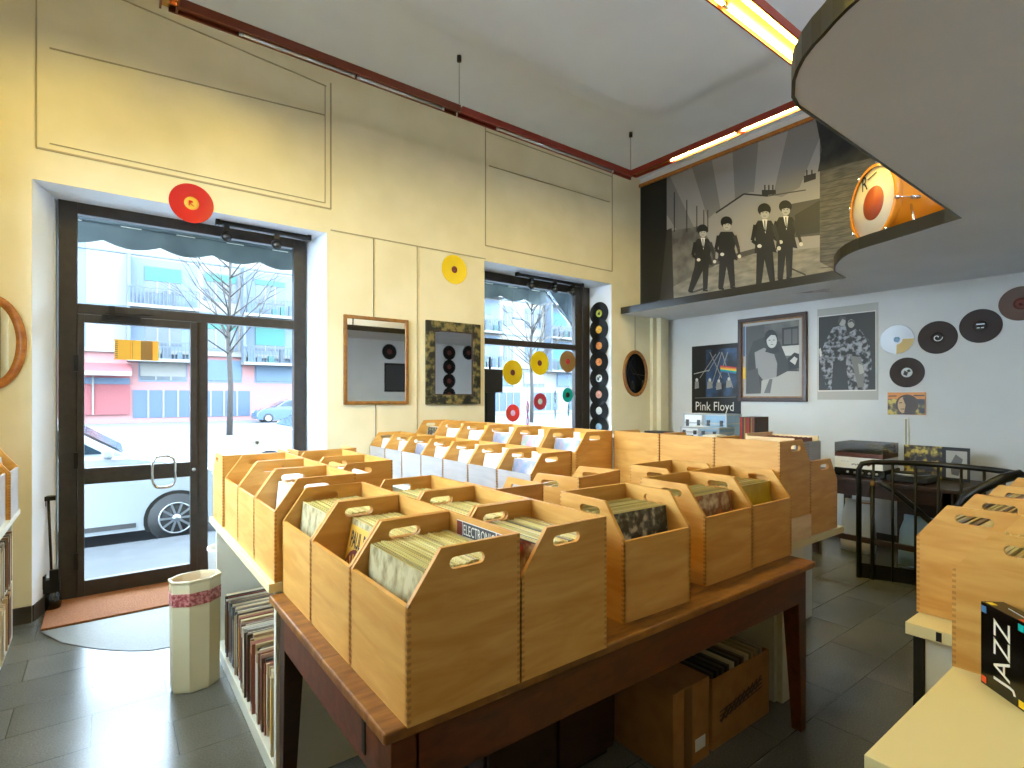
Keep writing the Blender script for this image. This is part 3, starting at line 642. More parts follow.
# ---- low row and raised row facing left, on the stepped stand
NUM = ['first', 'second', 'third', 'fourth', 'fifth', 'sixth', 'seventh']
g = 'front row of crates with white sleeves'
fr = ['blue', 'white', 'white', 'white', 'blue', 'white', 'white']
for i in range(7):
    y0_ = 2.405+i*.3385
    t = crate('-x', y0_, y0_+.3365, 1.955, .782, 'daylight-pale fronted crate, %s from the near end of the long row on the white stand' % NUM[i], g, width=.3365, pale=True)
    fill(t, 3, ['wh', 'white'], fr[i], 'the %s crate of the long white front row' % NUM[i], x0=.055+.004*(i % 3), lean=.22, pitch=.012, stuff=12, smat='edge_white', z=.0125)
g = 'raised row of crates by the shop window'
fr = ['blue', 'pink', 'blue', 'white', 'white', 'dark']
for i in range(6):
    y0_ = 2.365+i*.355
    t = crate('-x', y0_, y0_+CW, 2.277, .897, 'crate %s from the near end of the raised row below the shop window' % NUM[i], g)
    fill(t, 3, ['wh', 'white'], fr[i], 'the %s crate of the raised window row' % NUM[i], x0=.055, lean=.22, pitch=.012, stuff=11, smat='edge_white')
# divider tabs
for row, xx, zz_, n_, p_, st in ((1, 1.955, .782, 7, .3385, 2.405), (2, 2.277, .897, 6, .355, 2.365)):
    for i in range(n_):
        for k in range(2):
            b = MB('offwhite'); yc = st+i*p_+.09+k*.14+random.uniform(-.02, .02); w2 = .03
            b.box(-.001, .001, -w2, w2, 0, .035, random.choice(['offwhite', 'offwhite', 'lab_gold', 'white'])); b.box(-.001, .001, -.15+(.17-(.09+k*.14)) if 0 else -w2, w2, -.03, 0)
            o = b.build('divider_card'); o.location = (xx+.17+k*.06, yc, zz_+.345-.03*0-.01); tag(o, '%s divider card showing above the sleeves in the %s crate of the %s row' % (['left', 'right'][1-k], NUM[i], ['long front', 'raised window'][row-1]), 'divider')
# ---- rows that look away to the right
g = 'tall backs of the crates beyond the table'
for i, (a_, lab) in enumerate(((1.295, 'tall yellow-lit crate back at the right end of the raised row beyond the table'), (1.650, 'middle one of three plain crate backs beyond the table'), (2.010, 'leftmost of three plain crate backs beyond the table, beside the raised row'))):
    t = crate('+x', a_, a_+CW, 2.605+CD, .895, lab, g); fill(t, 0, [], 'dark', 'x', stuff=18, smat='edge_dark')
t = crate('+x', 1.295, 1.645, 3.245, .777, 'crate on the lower right step of the white stand, one step below the tall backs', None); fill(t, 0, [], 'dark', 'x', stuff=18, smat='edge_dark')
t = thing('wooden_box', 'low open wooden box with a pale front beyond the right end of the stand', 'box', (3.70, 1.82, .934))
for nme, m, bx in (('front_panel', 'birch_pale_daylit', (-.175, .175, -.17, -.158, 0, .27)), ('back_panel', 'birch_raw', (-.175, .175, .158, .17, 0, .315)), ('side_panel', 'birch_raw', (-.175, -.163, -.158, .158, 0, .30)), ('side_panel', 'birch_raw', (.163, .175, -.158, .158, 0, .30))):
    b = MB(m); b.box(*bx); b.build(nme, t)
for k in range(9):
    b = MB('edge_dark'); b.box(-.12, .12, 0, .012, 0, .29, ['lab_maroon', 'lab_dark', 'vinyl_crimson'][k % 3]); o = b.build('record_sleeve'); o.location = (3.70, 1.68+k*.032, .936); tag(o, 'dark red sleeve packed in the low open wooden box beyond the stand', 'record', 'sleeves in the low open wooden box')
# white stepped stands
def stand(loc, label, boxes):
    t = thing('display_stand', label, 'stand', loc)
    for nme, bx, m in boxes:
        b = MB(m); b.box(*bx); b.v = [(p[0]-loc[0], p[1]-loc[1], p[2]-loc[2]) for p in b.v]; b.build(nme, t, bevel=.002)
stand((2.27, 3.5, 0), 'white stepped stand carrying the two rows of crates near the window', [('step_board', (1.93, 2.60, 2.385, 4.77, .745, .780), 'white_lam'), ('riser', (2.278, 2.60, 2.38, 4.77, .780, .895), 'birch_raw'), ('end_panel', (1.97, 2.58, 2.40, 2.43, 0, .745), 'white_lam'), ('back_panel', (2.56, 2.59, 2.43, 4.75, 0, .745), 'white_lam2')])
stand((2.95, 1.7, 0), 'white stepped stand at the right end of the wooden table', [('step_board', (2.60, 3.31, 1.285, 2.37, .74, .775), 'cream_lam'), ('riser', (2.605, 2.925, 1.29, 2.37, .775, .893), 'birch_raw'), ('end_panel', (2.64, 2.86, 1.30, 1.33, 0, .74), 'white_lam'), ('back_panel', (2.62, 2.65, 1.33, 2.37, 0, .74), 'white_lam2')])
stand((3.75, 1.9, 0), 'white block stand beyond the right-hand crates', [('top_board', (3.5, 3.89, 1.64, 2.3, .9, .933), 'white_lam'), ('body', (3.53, 3.86, 1.7, 2.28, 0, .9), 'white_lam2')])

# ---- shelving unit left behind the table
SX, SY0, SY1, SZ = .49, 2.185, 3.60, .795
t = thing('shelf_unit', 'white shelving unit behind the left end of the wooden table, records below', 'shelf', (SX+.4, (SY0+SY1)/2, 0))
def sp(nme, *bx, m='white_lam'):
    b = MB(m); b.box(*bx); b.v = [(p[0]-SX-.4, p[1]-(SY0+SY1)/2, p[2]) for p in b.v]; b.build(nme, t, bevel=.002)
sp('top_board', SX, SX+.95, SY0-.02, SY1, SZ-.035, SZ, m='cream_lam'); sp('side_panel', SX+.03, SX+.93, SY0, SY0+.03, 0, SZ-.035); sp('side_panel', SX+.03, SX+.93, SY1-.05, SY1-.02, 0, SZ-.035)
sp('back_panel', SX+.45, SX+.47, SY0+.03, SY1-.05, 0, SZ-.035, m='white_lam2'); sp('base_board', SX+.03, SX+.45, SY0+.03, SY1-.05, 0, .07); sp('divider_panel', SX+.32, SX+.45, 3.40, 3.42, .07, SZ-.035)
G2 = 'crates on the white shelving unit'
e1 = crate('-x', 2.17, 2.52, .512, SZ, 'birch crate at the near end of the shelving unit behind the table', G2)
e2 = crate('-x', 2.527, 2.877, .512, SZ, 'birch crate second from the near end on the shelving unit', G2)
e3 = crate('-x', 2.884, 3.234, .512, SZ, 'empty looking crate third from the near end on the shelving unit', G2)
e4 = crate('+y', .505, .855, 3.58, SZ, 'birch crate at the far left end of the shelving unit, by the door', G2)
e5 = crate('-x', 2.52, 2.87, .835, SZ, 'crate with a bright handle hole in the second row on the shelving unit', G2)
e6 = crate('-x', 2.88, 3.21, .835, SZ, 'crate behind the handle-hole crate in the second row on the shelving unit', G2)
e7 = crate('+y', .90, 1.25, 3.58, SZ, 'crate farthest back on the shelving unit, nearest the street wall', G2)
fill(e1, 3, ['wh', 'mix'], 'white', 'the near crate of the shelving unit', x0=.06, stuff=14, smat='edge_white')
fill(e2, 2, ['wh', 'mix'], 'white', 'the second crate of the shelving unit', x0=.12, stuff=8, smat='edge_white')
fill(e5, 1, ['wh'], 'white', 'the handle-hole crate of the shelving unit', x0=.06, stuff=12, smat='edge_white')
fill(e6, 1, ['wh'], 'white', 'the crate behind the handle-hole crate', x0=.06, stuff=12, smat='edge_mix')
# records on edge in the lower compartment, spines towards the door side
y_ = SY0+.05; k = 0
while y_ < 3.42:
    th = random.choice([.006, .009, .014, .02, .026]) if y_ > 2.45 else random.choice([.03, .008, .012, .02]); hh = random.uniform(.30, .318); b = MB('spine_mix'); b.box(0, hh, 0, th, 0, hh)
    b.box(-.001, .0, th*.2, th*.8, hh*.15, hh*.85, random.choice(['offwhite', 'lab_dark', 'lab_maroon', 'lab_gold']))
    o = b.build('record_sleeve'); o.location = (SX+.035+random.uniform(0, .03), y_, .0715); tag(o, 'record standing on edge in the lower compartment of the shelving unit, spine out', 'record', 'records in the lower compartment of the shelving unit'); y_ += th+.002; k += 1

# ------------------------------------------------------------------ wooden table
TX0, TX1, TY0, TY1 = .487, 2.555, 1.107, 2.15
tb = thing('wooden_table', 'large old reddish brown wooden table loaded with record crates', 'table', ((TX0+TX1)/2, (TY0+TY1)/2, 0))
ox, oy = (TX0+TX1)/2, (TY0+TY1)/2
def tp(nme, m, *bx, bevel=.003):
    b = MB(m); b.box(*bx); b.v = [(p[0]-ox, p[1]-oy, p[2]) for p in b.v]; return b.build(nme, tb, bevel=bevel)
tp('tabletop', 'table_top_wood', TX0, TX1, TY0, TY1, TT-.028, TT, bevel=.006)
ap = .03
tp('apron', 'table_wood', TX0+.09, TX1-.09, TY0+ap, TY0+ap+.025, TT-.18, TT-.028); tp('apron', 'table_wood', TX0+.09, TX1-.09, TY1-ap-.025, TY1-ap, TT-.18, TT-.028)
fa = tp('apron', 'table_wood', TX0+ap, TX0+ap+.025, TY0+.09, TY1-.09, TT-.18, TT-.028); tp('apron', 'table_wood', TX1-ap-.025, TX1-ap, TY0+.09, TY1-.09, TT-.18, TT-.028)
b = MB('black'); b.box(-.003, .0, .18, .20, TT-.15, TT-.06); b.v = [(p[0]+TX0+ap-ox, p[1]+TY0-oy, p[2]) for p in b.v]; b.build('slot', fa)
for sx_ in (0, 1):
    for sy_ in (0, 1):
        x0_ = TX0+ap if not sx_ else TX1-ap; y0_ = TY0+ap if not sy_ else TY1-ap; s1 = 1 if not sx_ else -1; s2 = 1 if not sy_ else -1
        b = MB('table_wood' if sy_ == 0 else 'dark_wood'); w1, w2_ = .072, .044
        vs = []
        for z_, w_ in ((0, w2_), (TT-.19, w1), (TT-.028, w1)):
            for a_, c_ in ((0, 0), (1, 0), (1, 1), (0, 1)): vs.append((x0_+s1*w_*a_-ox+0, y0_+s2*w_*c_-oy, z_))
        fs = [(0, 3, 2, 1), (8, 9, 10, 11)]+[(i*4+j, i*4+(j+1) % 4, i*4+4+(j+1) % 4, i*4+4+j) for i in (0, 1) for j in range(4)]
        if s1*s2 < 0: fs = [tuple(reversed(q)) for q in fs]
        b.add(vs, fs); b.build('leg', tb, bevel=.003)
# boxes and low furniture under the table
t = thing('cardboard_box', 'open cardboard box of records under the right end of the table', 'box', (2.285, 1.47, 0))
for nme, bx in (('front_wall', (-.235, .235, -.165, -.16, 0, .30)), ('back_wall', (-.235, .235, .16, .165, 0, .30)), ('side_wall', (-.235, -.23, -.16, .16, 0, .30)), ('side_wall', (.23, .235, -.16, .16, 0, .30)), ('base', (-.23, .23, -.16, .16, 0, .004))):
    b = MB('cardboard'); b.box(*bx)
    if nme == 'front_wall':
        for k in range(9): b.bar((-.17+k*.035, -.1655, .10+.006*k), (-.12+k*.035, -.1655, .15+.006*k), .012, .001, 'tape_dark', up=(0, 1, 0))
        for k in range(3): b.bar((-.18, -.166, .11+k*.018), (.17, -.166, .145+k*.018), .006, .001, 'tape_dark', up=(0, 1, 0))
    b.build(nme, t)
for k in range(11):
    b = MB('edge_dark'); b.box(0, .018, -.15, .15, 0, .31); o = b.build('record_sleeve'); o.location = (2.065+k*.04, 1.47, .0055); o.rotation_euler = (0, .25-.02*0, 0) if False else (0, 0, 0)
    tag(o, 'dark record packed in the open cardboard box under the table', 'record', 'records in the cardboard box under the table')
t = thing('cardboard_box', 'narrow yellowish cardboard carton with tape beside the open box under the table', 'box', (1.90, 1.47, 0))
b = MB('cardboard'); b.box(-.125, .12, -.17, .17, 0, .33); b.build('carton_body', t, bevel=.003)
b = MB('tape'); b.box(-.055, .0, -.1712, -.17, 0, .33); b.box(.02, .09, -.1712, -.17, .05, .10, 'lab_white'); b.build('packing_tape', t)
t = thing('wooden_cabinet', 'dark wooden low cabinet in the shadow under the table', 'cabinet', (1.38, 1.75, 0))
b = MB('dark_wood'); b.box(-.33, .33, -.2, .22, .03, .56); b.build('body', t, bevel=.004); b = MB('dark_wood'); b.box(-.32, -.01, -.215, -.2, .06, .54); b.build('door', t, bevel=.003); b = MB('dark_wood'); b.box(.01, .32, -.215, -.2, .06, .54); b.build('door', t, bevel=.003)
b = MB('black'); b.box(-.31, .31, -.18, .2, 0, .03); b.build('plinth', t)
for k in range(8):
    b = MB('edge_dark'); b.box(0, .012, 0, .31, 0, .31); o = b.build('record_sleeve'); o.location = (.80+k*.0175, 1.24, .0); o.rotation_euler = (0, 0, 0)
    tag(o, 'dark record leaning on the floor under the near half of the table', 'record', 'loose records on the floor under the table')

# ------------------------------------------------------------------ waste bins and mat
def bin_mesh():
    b = MB('ceramic'); t = []
    pr = [(.093, 0), (.097, .006), (.099, .02), (.102, .30), (.104, .55), (.108, .56), (.108, .568), (.1, .568), (.097, .555), (.094, .3), (.09, .02), (0, .018)]
    b.X = Matrix.Rotation(PI/8, 4, 'Z'); b.lathe(pr, seg=8, smooth=False); return b
t = thing('waste_bin', 'tall cream octagonal ceramic bin with a red patterned band', 'bin', (.375, 3.235, 0), .12)
b = bin_mesh(); b.v = [(p[0]*1.16, p[1]*.86, p[2]) for p in b.v]; b.build('bin_body', t)
b = MB('band_red'); b.X = Matrix.Rotation(PI/8, 4, 'Z'); b.lathe([(.1032, .44), (.1044, .44), (.1054, .505), (.104, .505)], seg=8, smooth=False); b.v = [(p[0]*1.165, p[1]*.866, p[2]) for p in b.v]; b.build('pattern_band', t)
t = thing('waste_bin', 'white round bin half hidden behind the cream octagonal one', 'bin', (.62, 3.78, 0))
b = MB('white'); b.lathe([(.09, 0), (.1, .01), (.115, .55), (.12, .555), (.12, .565), (.11, .565), (.105, .55), (.09, .02), (0, .02)], seg=24); b.build('bin_body', t)
b = MB('coir'); b.box(-.33, 1.45, 4.565, 5.13, .0, .014); tag(b.build('door_mat', bevel=.003), 'rust brown coir mat filling the doorway', 'mat')
# black tool standing in the doorway corner
t = thing('pole_light', 'black pole with a bulky foot leaning in the left corner of the doorway', 'stand', (-.30, 4.98, 0))
b = MB('black_gloss'); b.lathe([(.035, 0), (.05, .01), (.055, .05), (.05, .10), (.035, .12), (.03, .14)], seg=16); b.build('foot', t)
b = MB('black_metal'); b.box(-.045, .045, -.035, .035, .13, .22); b.box(-.06, -.03, -.03, .03, .16, .25); b.box(-.01, .04, -.05, -.02, .2, .29); b.build('clamp', t)
b = MB('black_metal'); b.cyl((0, 0, .2), (-.02, .03, .78), .008); b.build('pole', t)
b = MB('black_metal'); b.box(-.06, .02, .0, .05, .77, .80); b.cyl((-.045, .025, .77), (-.045, .025, .73), .014); b.build('handle', t)

# ------------------------------------------------------------------ left rack on the left wall
t = thing('record_rack', 'white record rack cut off by the left edge of the photo', 'shelf', (-.60, 3.7, 0))
def lp(nme, *bx, m='white_lam2'):
    b = MB(m); b.box(*bx); b.v = [(p[0]+.60, p[1]-3.7, p[2]) for p in b.v]; b.build(nme, t, bevel=.002)
lp('top_board', XL+.005, -.425, 2.9, 4.55, .77, .80); lp('shelf_board', XL+.005, -.46, 2.92, 4.52, .355, .375); lp('base_board', XL+.005, -.46, 2.92, 4.52, 0, .025); lp('side_panel', XL+.005, -.46, 4.52, 4.545, 0, .77); lp('side_panel', XL+.005, -.46, 2.9, 2.92, 0, .77); lp('back_panel', XL+.001, XL+.004, 2.9, 4.54, 0, .77)
for row, z_ in ((0, .0265), (1, .3765)):
    y_ = 4.50; k = 0
    while k < 30 and y_ > 3.9:
        th = random.choice([.008, .012, .018, .024]); hh = random.uniform(.28, .305); b = MB('spine_mix'); b.box(0, hh, -th, 0, 0, hh); b.box(hh, hh+.001, -th*.8, -th*.2, hh*.1, hh*.9, random.choice(['offwhite', 'lab_dark', 'lab_maroon', 'lab_gold', 'vinyl_brown']))
        o = b.build('record_sleeve'); o.location = (-.755, y_, z_); rn = ['lower', 'upper'][row]
        tag(o, 'record standing spine out on the %s shelf of the rack at the left edge' % rn, 'record', 'records on the %s shelf of the left rack' % rn); y_ -= th+.002; k += 1
for i, (a_, lab) in enumerate(((4.17, 'crate nearest the door on the rack at the left edge'), (3.81, 'crate cut by the left photo edge, beside the first one on the rack'))):
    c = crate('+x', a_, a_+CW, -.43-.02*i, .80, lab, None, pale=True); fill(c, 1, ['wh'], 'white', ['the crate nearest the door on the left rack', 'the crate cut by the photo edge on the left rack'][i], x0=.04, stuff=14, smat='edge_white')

# ------------------------------------------------------------------ mirrors on the street wall
def rect_mirror(x0, x1, z0, z1, fw, fm, label, name='wall_mirror', inner=None):
    t = thing(name, label, 'mirror', ((x0+x1)/2, WF, (z0+z1)/2)); hw, hh = (x1-x0)/2, (z1-z0)/2
    b = MB(fm); b.plate([(-hw, -hh), (hw, -hh), (hw, hh), (-hw, hh)], (0, -.001, 0), (1, 0, 0), (0, 0, 1), .028, holes=[[(-hw+fw, -hh+fw), (-hw+fw, hh-fw), (hw-fw, hh-fw), (hw-fw, -hh+fw)]]); b.build('frame', t, bevel=.006)
    if inner:
        w3 = fw-.004; b = MB(inner); b.plate([(-hw+w3, -hh+w3), (hw-w3, -hh+w3), (hw-w3, hh-w3), (-hw+w3, hh-w3)], (0, -.012, 0), (1, 0, 0), (0, 0, 1), .012, holes=[[(-hw+w3+.014, -hh+w3+.014), (-hw+w3+.014, hh-w3-.014), (hw-w3-.014, hh-w3-.014), (hw-w3-.014, -hh+w3+.014)]]); b.build('inner_lip', t)
    b = MB('mirror'); b.box(-hw+fw*.8, hw-fw*.8, -.016, -.012, -hh+fw*.8, hh-fw*.8); b.build('mirror_glass', t); return t
rect_mirror(1.711, 2.347, 1.43, 2.245, .032, 'frame_gold', 'rectangular wall mirror in a thin gilt wooden frame')
rect_mirror(2.537, 3.185, 1.425, 2.268, .095, 'camo', 'rectangular wall mirror in a broad mottled green and black frame', inner='frame_dark')
b = MB('steel_dark'); b.cyl((2.0, WF-.004, 2.245), (2.0, WF-.004, 2.98), .003); tag(b.build('hanging_wire'), 'thin wire running up the wall from the gilt mirror', 'wire')
b = MB('steel_dark'); b.cyl((2.02, WF-.004, .9), (2.02, WF-.004, 1.43), .003); tag(b.build('cable'), 'thin cable running down the wall below the gilt mirror', 'wire')
def oval_mirror(cx, cz, rx, rz, fw, fm, gm, label, y=WF):
    t = thing('oval_mirror', label, 'mirror', (cx, y, cz)); b = MB(fm); prof = []; seg = 48
    sect = [(1.0, 0), (1.0, -.02), (.97, -.028), ((rx-fw*.45)/rx, -.03), ((rx-fw)/rx+.01, -.02), ((rx-fw)/rx, -.012)]
    vs = []; fs = []
    for k, yy_ in sect:
        for j in range(seg):
            a = 2*PI*j/seg; d = rx*(1-k); vs.append(((rx-d)*math.cos(a), yy_, (rz-d)*math.sin(a)))
    for i in range(len(sect)-1):
        for j in range(seg): fs.append((i*seg+j, i*seg+(j+1) % seg, (i+1)*seg+(j+1) % seg, (i+1)*seg+j))
    b.add(vs, fs, None, True); b.build('frame', t)
    b = MB(gm); b.add([((rx-fw)*math.cos(2*PI*j/seg), -.012, (rz-fw)*math.sin(2*PI*j/seg)) for j in range(seg)], [tuple(range(seg))]); b.build('mirror_glass', t)
    return t
oval_mirror(-.59, 1.853, .178, .31, .055, 'frame_oak', 'mirror', 'round wooden framed mirror left of the door, cut by the photo edge')
oval_mirror(5.70, 1.817, .245, .312, .045, 'frame_gold', 'mirror_dark', 'small dark oval mirror in the corner beside the column of records')
b = MB('steel_dark'); b.cyl((5.70, WF-.004, 2.12), (5.70, WF-.004, 2.59), .003); tag(b.build('hanging_wire'), 'thin wire above the small oval mirror', 'wire')
# black stand in the window
t = thing('loudspeaker_stand', 'black stand with a box head at the left side of the shop window', 'stand', (3.46, 4.99, WZ0))
b = MB('black'); b.box(-.12, .12, -.08, .08, .0, .03); b.build('base', t); b = MB('black'); b.box(-.055, .055, -.03, .03, .03, 1.12); b.build('post', t); b = MB('black'); b.box(-.12, .12, -.08, .08, 1.10, 1.36); b.cyl((0, 0, 1.36), (0, 0, 1.5), .012); b.build('head', t)

# ------------------------------------------------------------------ mural and posters
for nme, c in (('p_black', '0c0c0b'), ('p_d1', '1c1b19'), ('p_d2', '2e2c2a'), ('p_d3', '454240'), ('p_g1', '5c5957'), ('p_g2', '75716e'), ('p_g3', '8f8a86'), ('p_l1', 'aaa59e'), ('p_l2', 'c9c4bc'), ('p_w', 'e0dcd4'), ('p_blue', '1c3858'), ('p_blue2', '3c6a98'), ('p_teal', '2a7a80'), ('p_orange', 'd8842c'), ('p_brown', '3a2414'), ('p_skin', 'c8a070')): base(nme, c, .45)
noisy('p_brick', '3a3834', '5a564e', 9, .5, (1, 1, 6)); noisy('p_wallgrey', '4a4744', '77736c', 5, .5); noisy('p_ground', '6b675f', '8b867c', 6, .5, (1, 1, 3)); noisy('p_tree', '0c0c0b', '2a2926', 9, .5)
noisy('p_fur', '0f0f10', '9a9aa0', 22, .5, lo=.45, hi=.6); noisy('p_hallblue', '0d1420', '3a5c88', 5, .4, lo=.4, hi=.75); noisy('p_album', '20140a', 'c8b048', 14, .4, lo=.45, hi=.6, c3='6a5a28')
class Pic:
    """flat printed picture on the plane x = X, outlines given where the photograph shows them"""
    def __init__(s, X, f=.0015): s.X = X; s.b = MB('p_g1'); s.k = 0; s.f = f
    def poly(s, pts, m):
        s.k += 1; x = s.X-s.f-s.k*.00008; P = [onX(u, v, s.X) for u, v in pts]; q = [(-p[1], p[2]) for p in P]
        tris = tessellate_polygon([[Vector((a, c, 0)) for a, c in q]]); s.b.add([(x, p[1], p[2]) for p in P], [tuple(t) for t in tris], m); return s
    def ell(s, u, v, ru, rv, m, n=14): return s.poly([(u+ru*math.cos(2*PI*i/n), v+rv*math.sin(2*PI*i/n)) for i in range(n)], m)
    def line(s, u0, v0, u1, v1, w, m, w2=None):
        w2 = w if w2 is None else w2; d = math.hypot(u1-u0, v1-v0); nx, ny = -(v1-v0)/d, (u1-u0)/d
        return s.poly([(u0+nx*w/2, v0+ny*w/2), (u1+nx*w2/2, v1+ny*w2/2), (u1-nx*w2/2, v1-ny*w2/2), (u0-nx*w/2, v0-ny*w/2)], m)
pc = Pic(WM)
pc.b.box(WM-.0015, WM, .6, WF-.001, ZS+.09, 4.343, 'p_g1')
def top(u): return onX_v(u)
def vline(z, u):   # image height of height z on the mural wall at column u
    k = (u-U0)/F_; d = WM/(k*CC+SS); return V0+F_*(EYE-z)/d
T = lambda u: vline(4.342, u); Bt = lambda u: vline(ZS+.092, u)
rc = (742, 330)
angs = [-52, -42, -33, -25, -17, -10, -3, 5, 13, 22, 32]
for i in range(0, len(angs)-1):
    a0, a1 = math.radians(angs[i]), math.radians(angs[i+1]); pts = []
    for a in (a0, a1):
        u, v = rc; 
        while v > T(u) and u < 900: u += math.sin(a)*1; v -= math.cos(a)*1
        pts.append((u, v+.6))
    pc.poly([pts[0], pts[1], (rc[0]+math.sin(a1)*45, rc[1]-math.cos(a1)*45), (rc[0]+math.sin(a0)*45, rc[1]-math.cos(a0)*45)], 'p_g3' if i % 2 else 'p_g2')
pc.poly([(664, 232), (700, 226), (716, 212), (744, 194), (752, 192), (782, 197), (806, 184), (830, 176), (830, 292), (664, 300)], 'p_g3')
pc.poly([(664, 232), (700, 226), (716, 250), (712, 300), (664, 302)], 'p_wallgrey')
pc.poly([(786, 205), (822, 198), (822, 235), (790, 238)], 'p_d3').poly([(795, 215), (822, 199), (822, 232), (796, 236)], 'p_d2')
pc.line(716, 213, 744, 194, 1.6, 'p_d1').line(744, 194, 768, 196, 1.6, 'p_d1').line(768, 196, 806, 190, 1.2, 'p_d3')
for u in (765, 769, 773): pc.line(u, 195, u, 185, 1.3, 'p_d1')
pc.poly([(762, 196), (776, 194), (776, 190), (762, 190)], 'p_d1'); pc.poly([(804, 183), (816, 179), (816, 173), (804, 176)], 'p_d1')
for u in (807, 812): pc.line(u, 178, u, 170, 1.4, 'p_d1')
pc.poly([(664, Bt(664)-.3), (664, 292), (700, 272), (740, 256), (830, 246), (860, 244), (860, Bt(860)-.3)], 'p_ground')
pc.poly([(705, 262), (760, 247), (760, 252), (706, 268)], 'p_d3')
for u, t_ in ((674.5, 192), (687, 200), (697, 206), (704, 210), (708, 210)): pc.line(u, t_, u, 232, .9, 'p_d1')
pc.poly([(820, T(820)), (960, T(960)), (960, Bt(960)-.3), (846, Bt(846)-.3), (820, 262)], 'p_brick')
for i in range(16):
    v = 172+i*6; pc.line(821, v+12, 900, v-6+i*.8, .7, 'p_d2')
pc.poly([(816, T(816)), (880, T(880)), (872, 158), (842, 165), (818, 172), (822, 150)], 'p_tree')
pc.poly([(641, T(641)), (667, T(667)), (667, 232), (664, 298), (641, Bt(641)-.3)], 'p_black').poly([(667, 230), (672, 228), (674, 300), (660, 301)], 'p_d2')
def man(u, v, h, lean=0, step=6, arm=1, shirt=True):
    """generic walking man in a dark suit; feet at (u, v), height h in picture units"""
    s = h/72.0; hx = u+lean; top_ = v-h
    pc.poly([(hx-6*s, top_+15*s), (hx+6*s, top_+15*s), (hx+10*s, top_+22*s), (hx+8*s, top_+32*s), (hx+11*s, top_+44*s), (hx+2*s, top_+42*s), (hx-9*s, top_+45*s), (hx-8*s, top_+32*s), (hx-10*s, top_+22*s)], 'p_d1')
    pc.poly([(hx-7*s, top_+38*s), (hx+7*s, top_+38*s), (u+step*s+2.6*s, v-2*s), (u+step*s-2.2*s, v-1*s), (hx+0*s, top_+50*s), (u-step*s+2.2*s, v+1*s), (u-step*s-2.6*s, v)], 'p_d1')
    pc.line(hx-8*s, top_+19*s, hx-11*s*arm, top_+33*s, 4.2*s, 'p_black', 3.2*s).line(hx-11*s*arm, top_+33*s, hx-5*s, top_+38*s, 3.2*s, 'p_black', 2.6*s).ell(hx-4.5*s, top_+38*s, 2*s, 1.7*s, 'p_l2')
    pc.line(hx+8*s, top_+19*s, hx+12*s, top_+32*s, 4.2*s, 'p_d2', 3.2*s).line(hx+12*s, top_+32*s, hx+13*s*arm, top_+39*s, 3*s, 'p_d2', 2.4*s).ell(hx+13*s*arm, top_+40*s, 1.8*s, 1.9*s, 'p_l2')
    if shirt: pc.poly([(hx-2.2*s, top_+14*s), (hx+2.6*s, top_+14*s), (hx+.8*s, top_+27*s)], 'p_w').line(hx+.2*s, top_+15*s, hx+.6*s, top_+25*s, 1*s, 'p_black')
    pc.ell(hx-.2*s, top_+5.2*s, 6.0*s, 5.8*s, 'p_black', 16).ell(hx+.3*s, top_+9.0*s, 3.9*s, 4.6*s, 'p_l1', 14).poly([(hx-5.0*s, top_+4*s), (hx+5.0*s, top_+3.6*s), (hx+4.6*s, top_+7.6*s), (hx+1*s, top_+6.6*s), (hx-4.4*s, top_+8*s)], 'p_black')
    pc.line(hx-2*s, top_+8*s, hx-.8*s, top_+8*s, .6*s, 'p_d1').line(hx+1*s, top_+8*s, hx+2.2*s, top_+8*s, .6*s, 'p_d1').line(hx-1.2*s, top_+11*s, hx+1.4*s, top_+11*s, .5*s, 'p_d3')
    pc.line(u-step*s-2*s, v+.6*s, u-step*s+3.4*s, v+1.2*s, 1.8*s, 'p_black').line(u+step*s-2.4*s, v-.8*s, u+step*s+3*s, v-.4*s, 1.8*s, 'p_black')
pc.line(694, 292, 706, 288, 2, 'p_d3').line(790, 268, 806, 275, 1.6, 'p_d2')
man(698, 291, 66, 5, 8); man(727, 288, 71, 0, 6, 1, False); man(785, 279, 78, 1, 4, 1.1); man(766, 284, 80, -1, 6)
tag(pc.b.build('mural'), 'large black and white mural of four men in dark suits walking', 'mural')

def quadpic(c0, c1, c2, c3, inset, m): pass
# band poster with lettering
pc = Pic(WX, .003); Q = [(692, 346.5), (737.5, 342), (737.5, 421), (692, 421)]
y0_, z1_ = onX(692, 347, WX)[1:]; y1_ = onX(741, 343, WX)[1]
pc.b.box(WX-.003, WX-.0005, y1_, y0_, 1.22, 2.19, 'p_black')
def pq(u, v): return (u, v)
pc.poly([(706, 350), (737, 347.5), (737, 396), (706, 397)], 'p_hallblue')
for a in ((708, 372, 720, 352), (712, 385, 722, 352), (716, 388, 728, 352), (710, 352, 722, 378), (700, 378, 716, 354), (722, 352, 733, 388)): pc.line(*a, .8, 'p_teal' if a[0] % 2 else 'p_g3')
pc.line(694, 374, 710, 370, .9, 'p_l1')
for i, m in enumerate(('vinyl_crimson', 'orange', 'yellow', 'vinyl_teal', 'p_blue2')): pc.line(720.5, 366+i*1.3, 736.5, 368+i*1.3, 1.4, m)
for u, v, w in ((697, 384, 3), (710, 384, 4), (719, 385, 4), (729, 383, 4)): pc.ell(u, v-4, 1.4, 1.8, 'p_l2', 8).poly([(u-w*.6, v-2.5), (u+w*.6, v-2.5), (u+w*.7, v+4), (u-w*.7, v+5)], 'p_g3')
pc.line(695, 398, 736, 397, .6, 'p_g2')
p0 = onX(696, 413, WX); p1 = onX(734, 410, WX); p2 = onX(696, 403.2, WX)
pc.b.text('Pink Floyd', (WX-.006, p0[1], p0[2]+.0), (0, -1, 0), (0, 0, 1), p2[2]-p0[2]+.02, 'p_w', width=p0[1]-p1[1], depth=0)
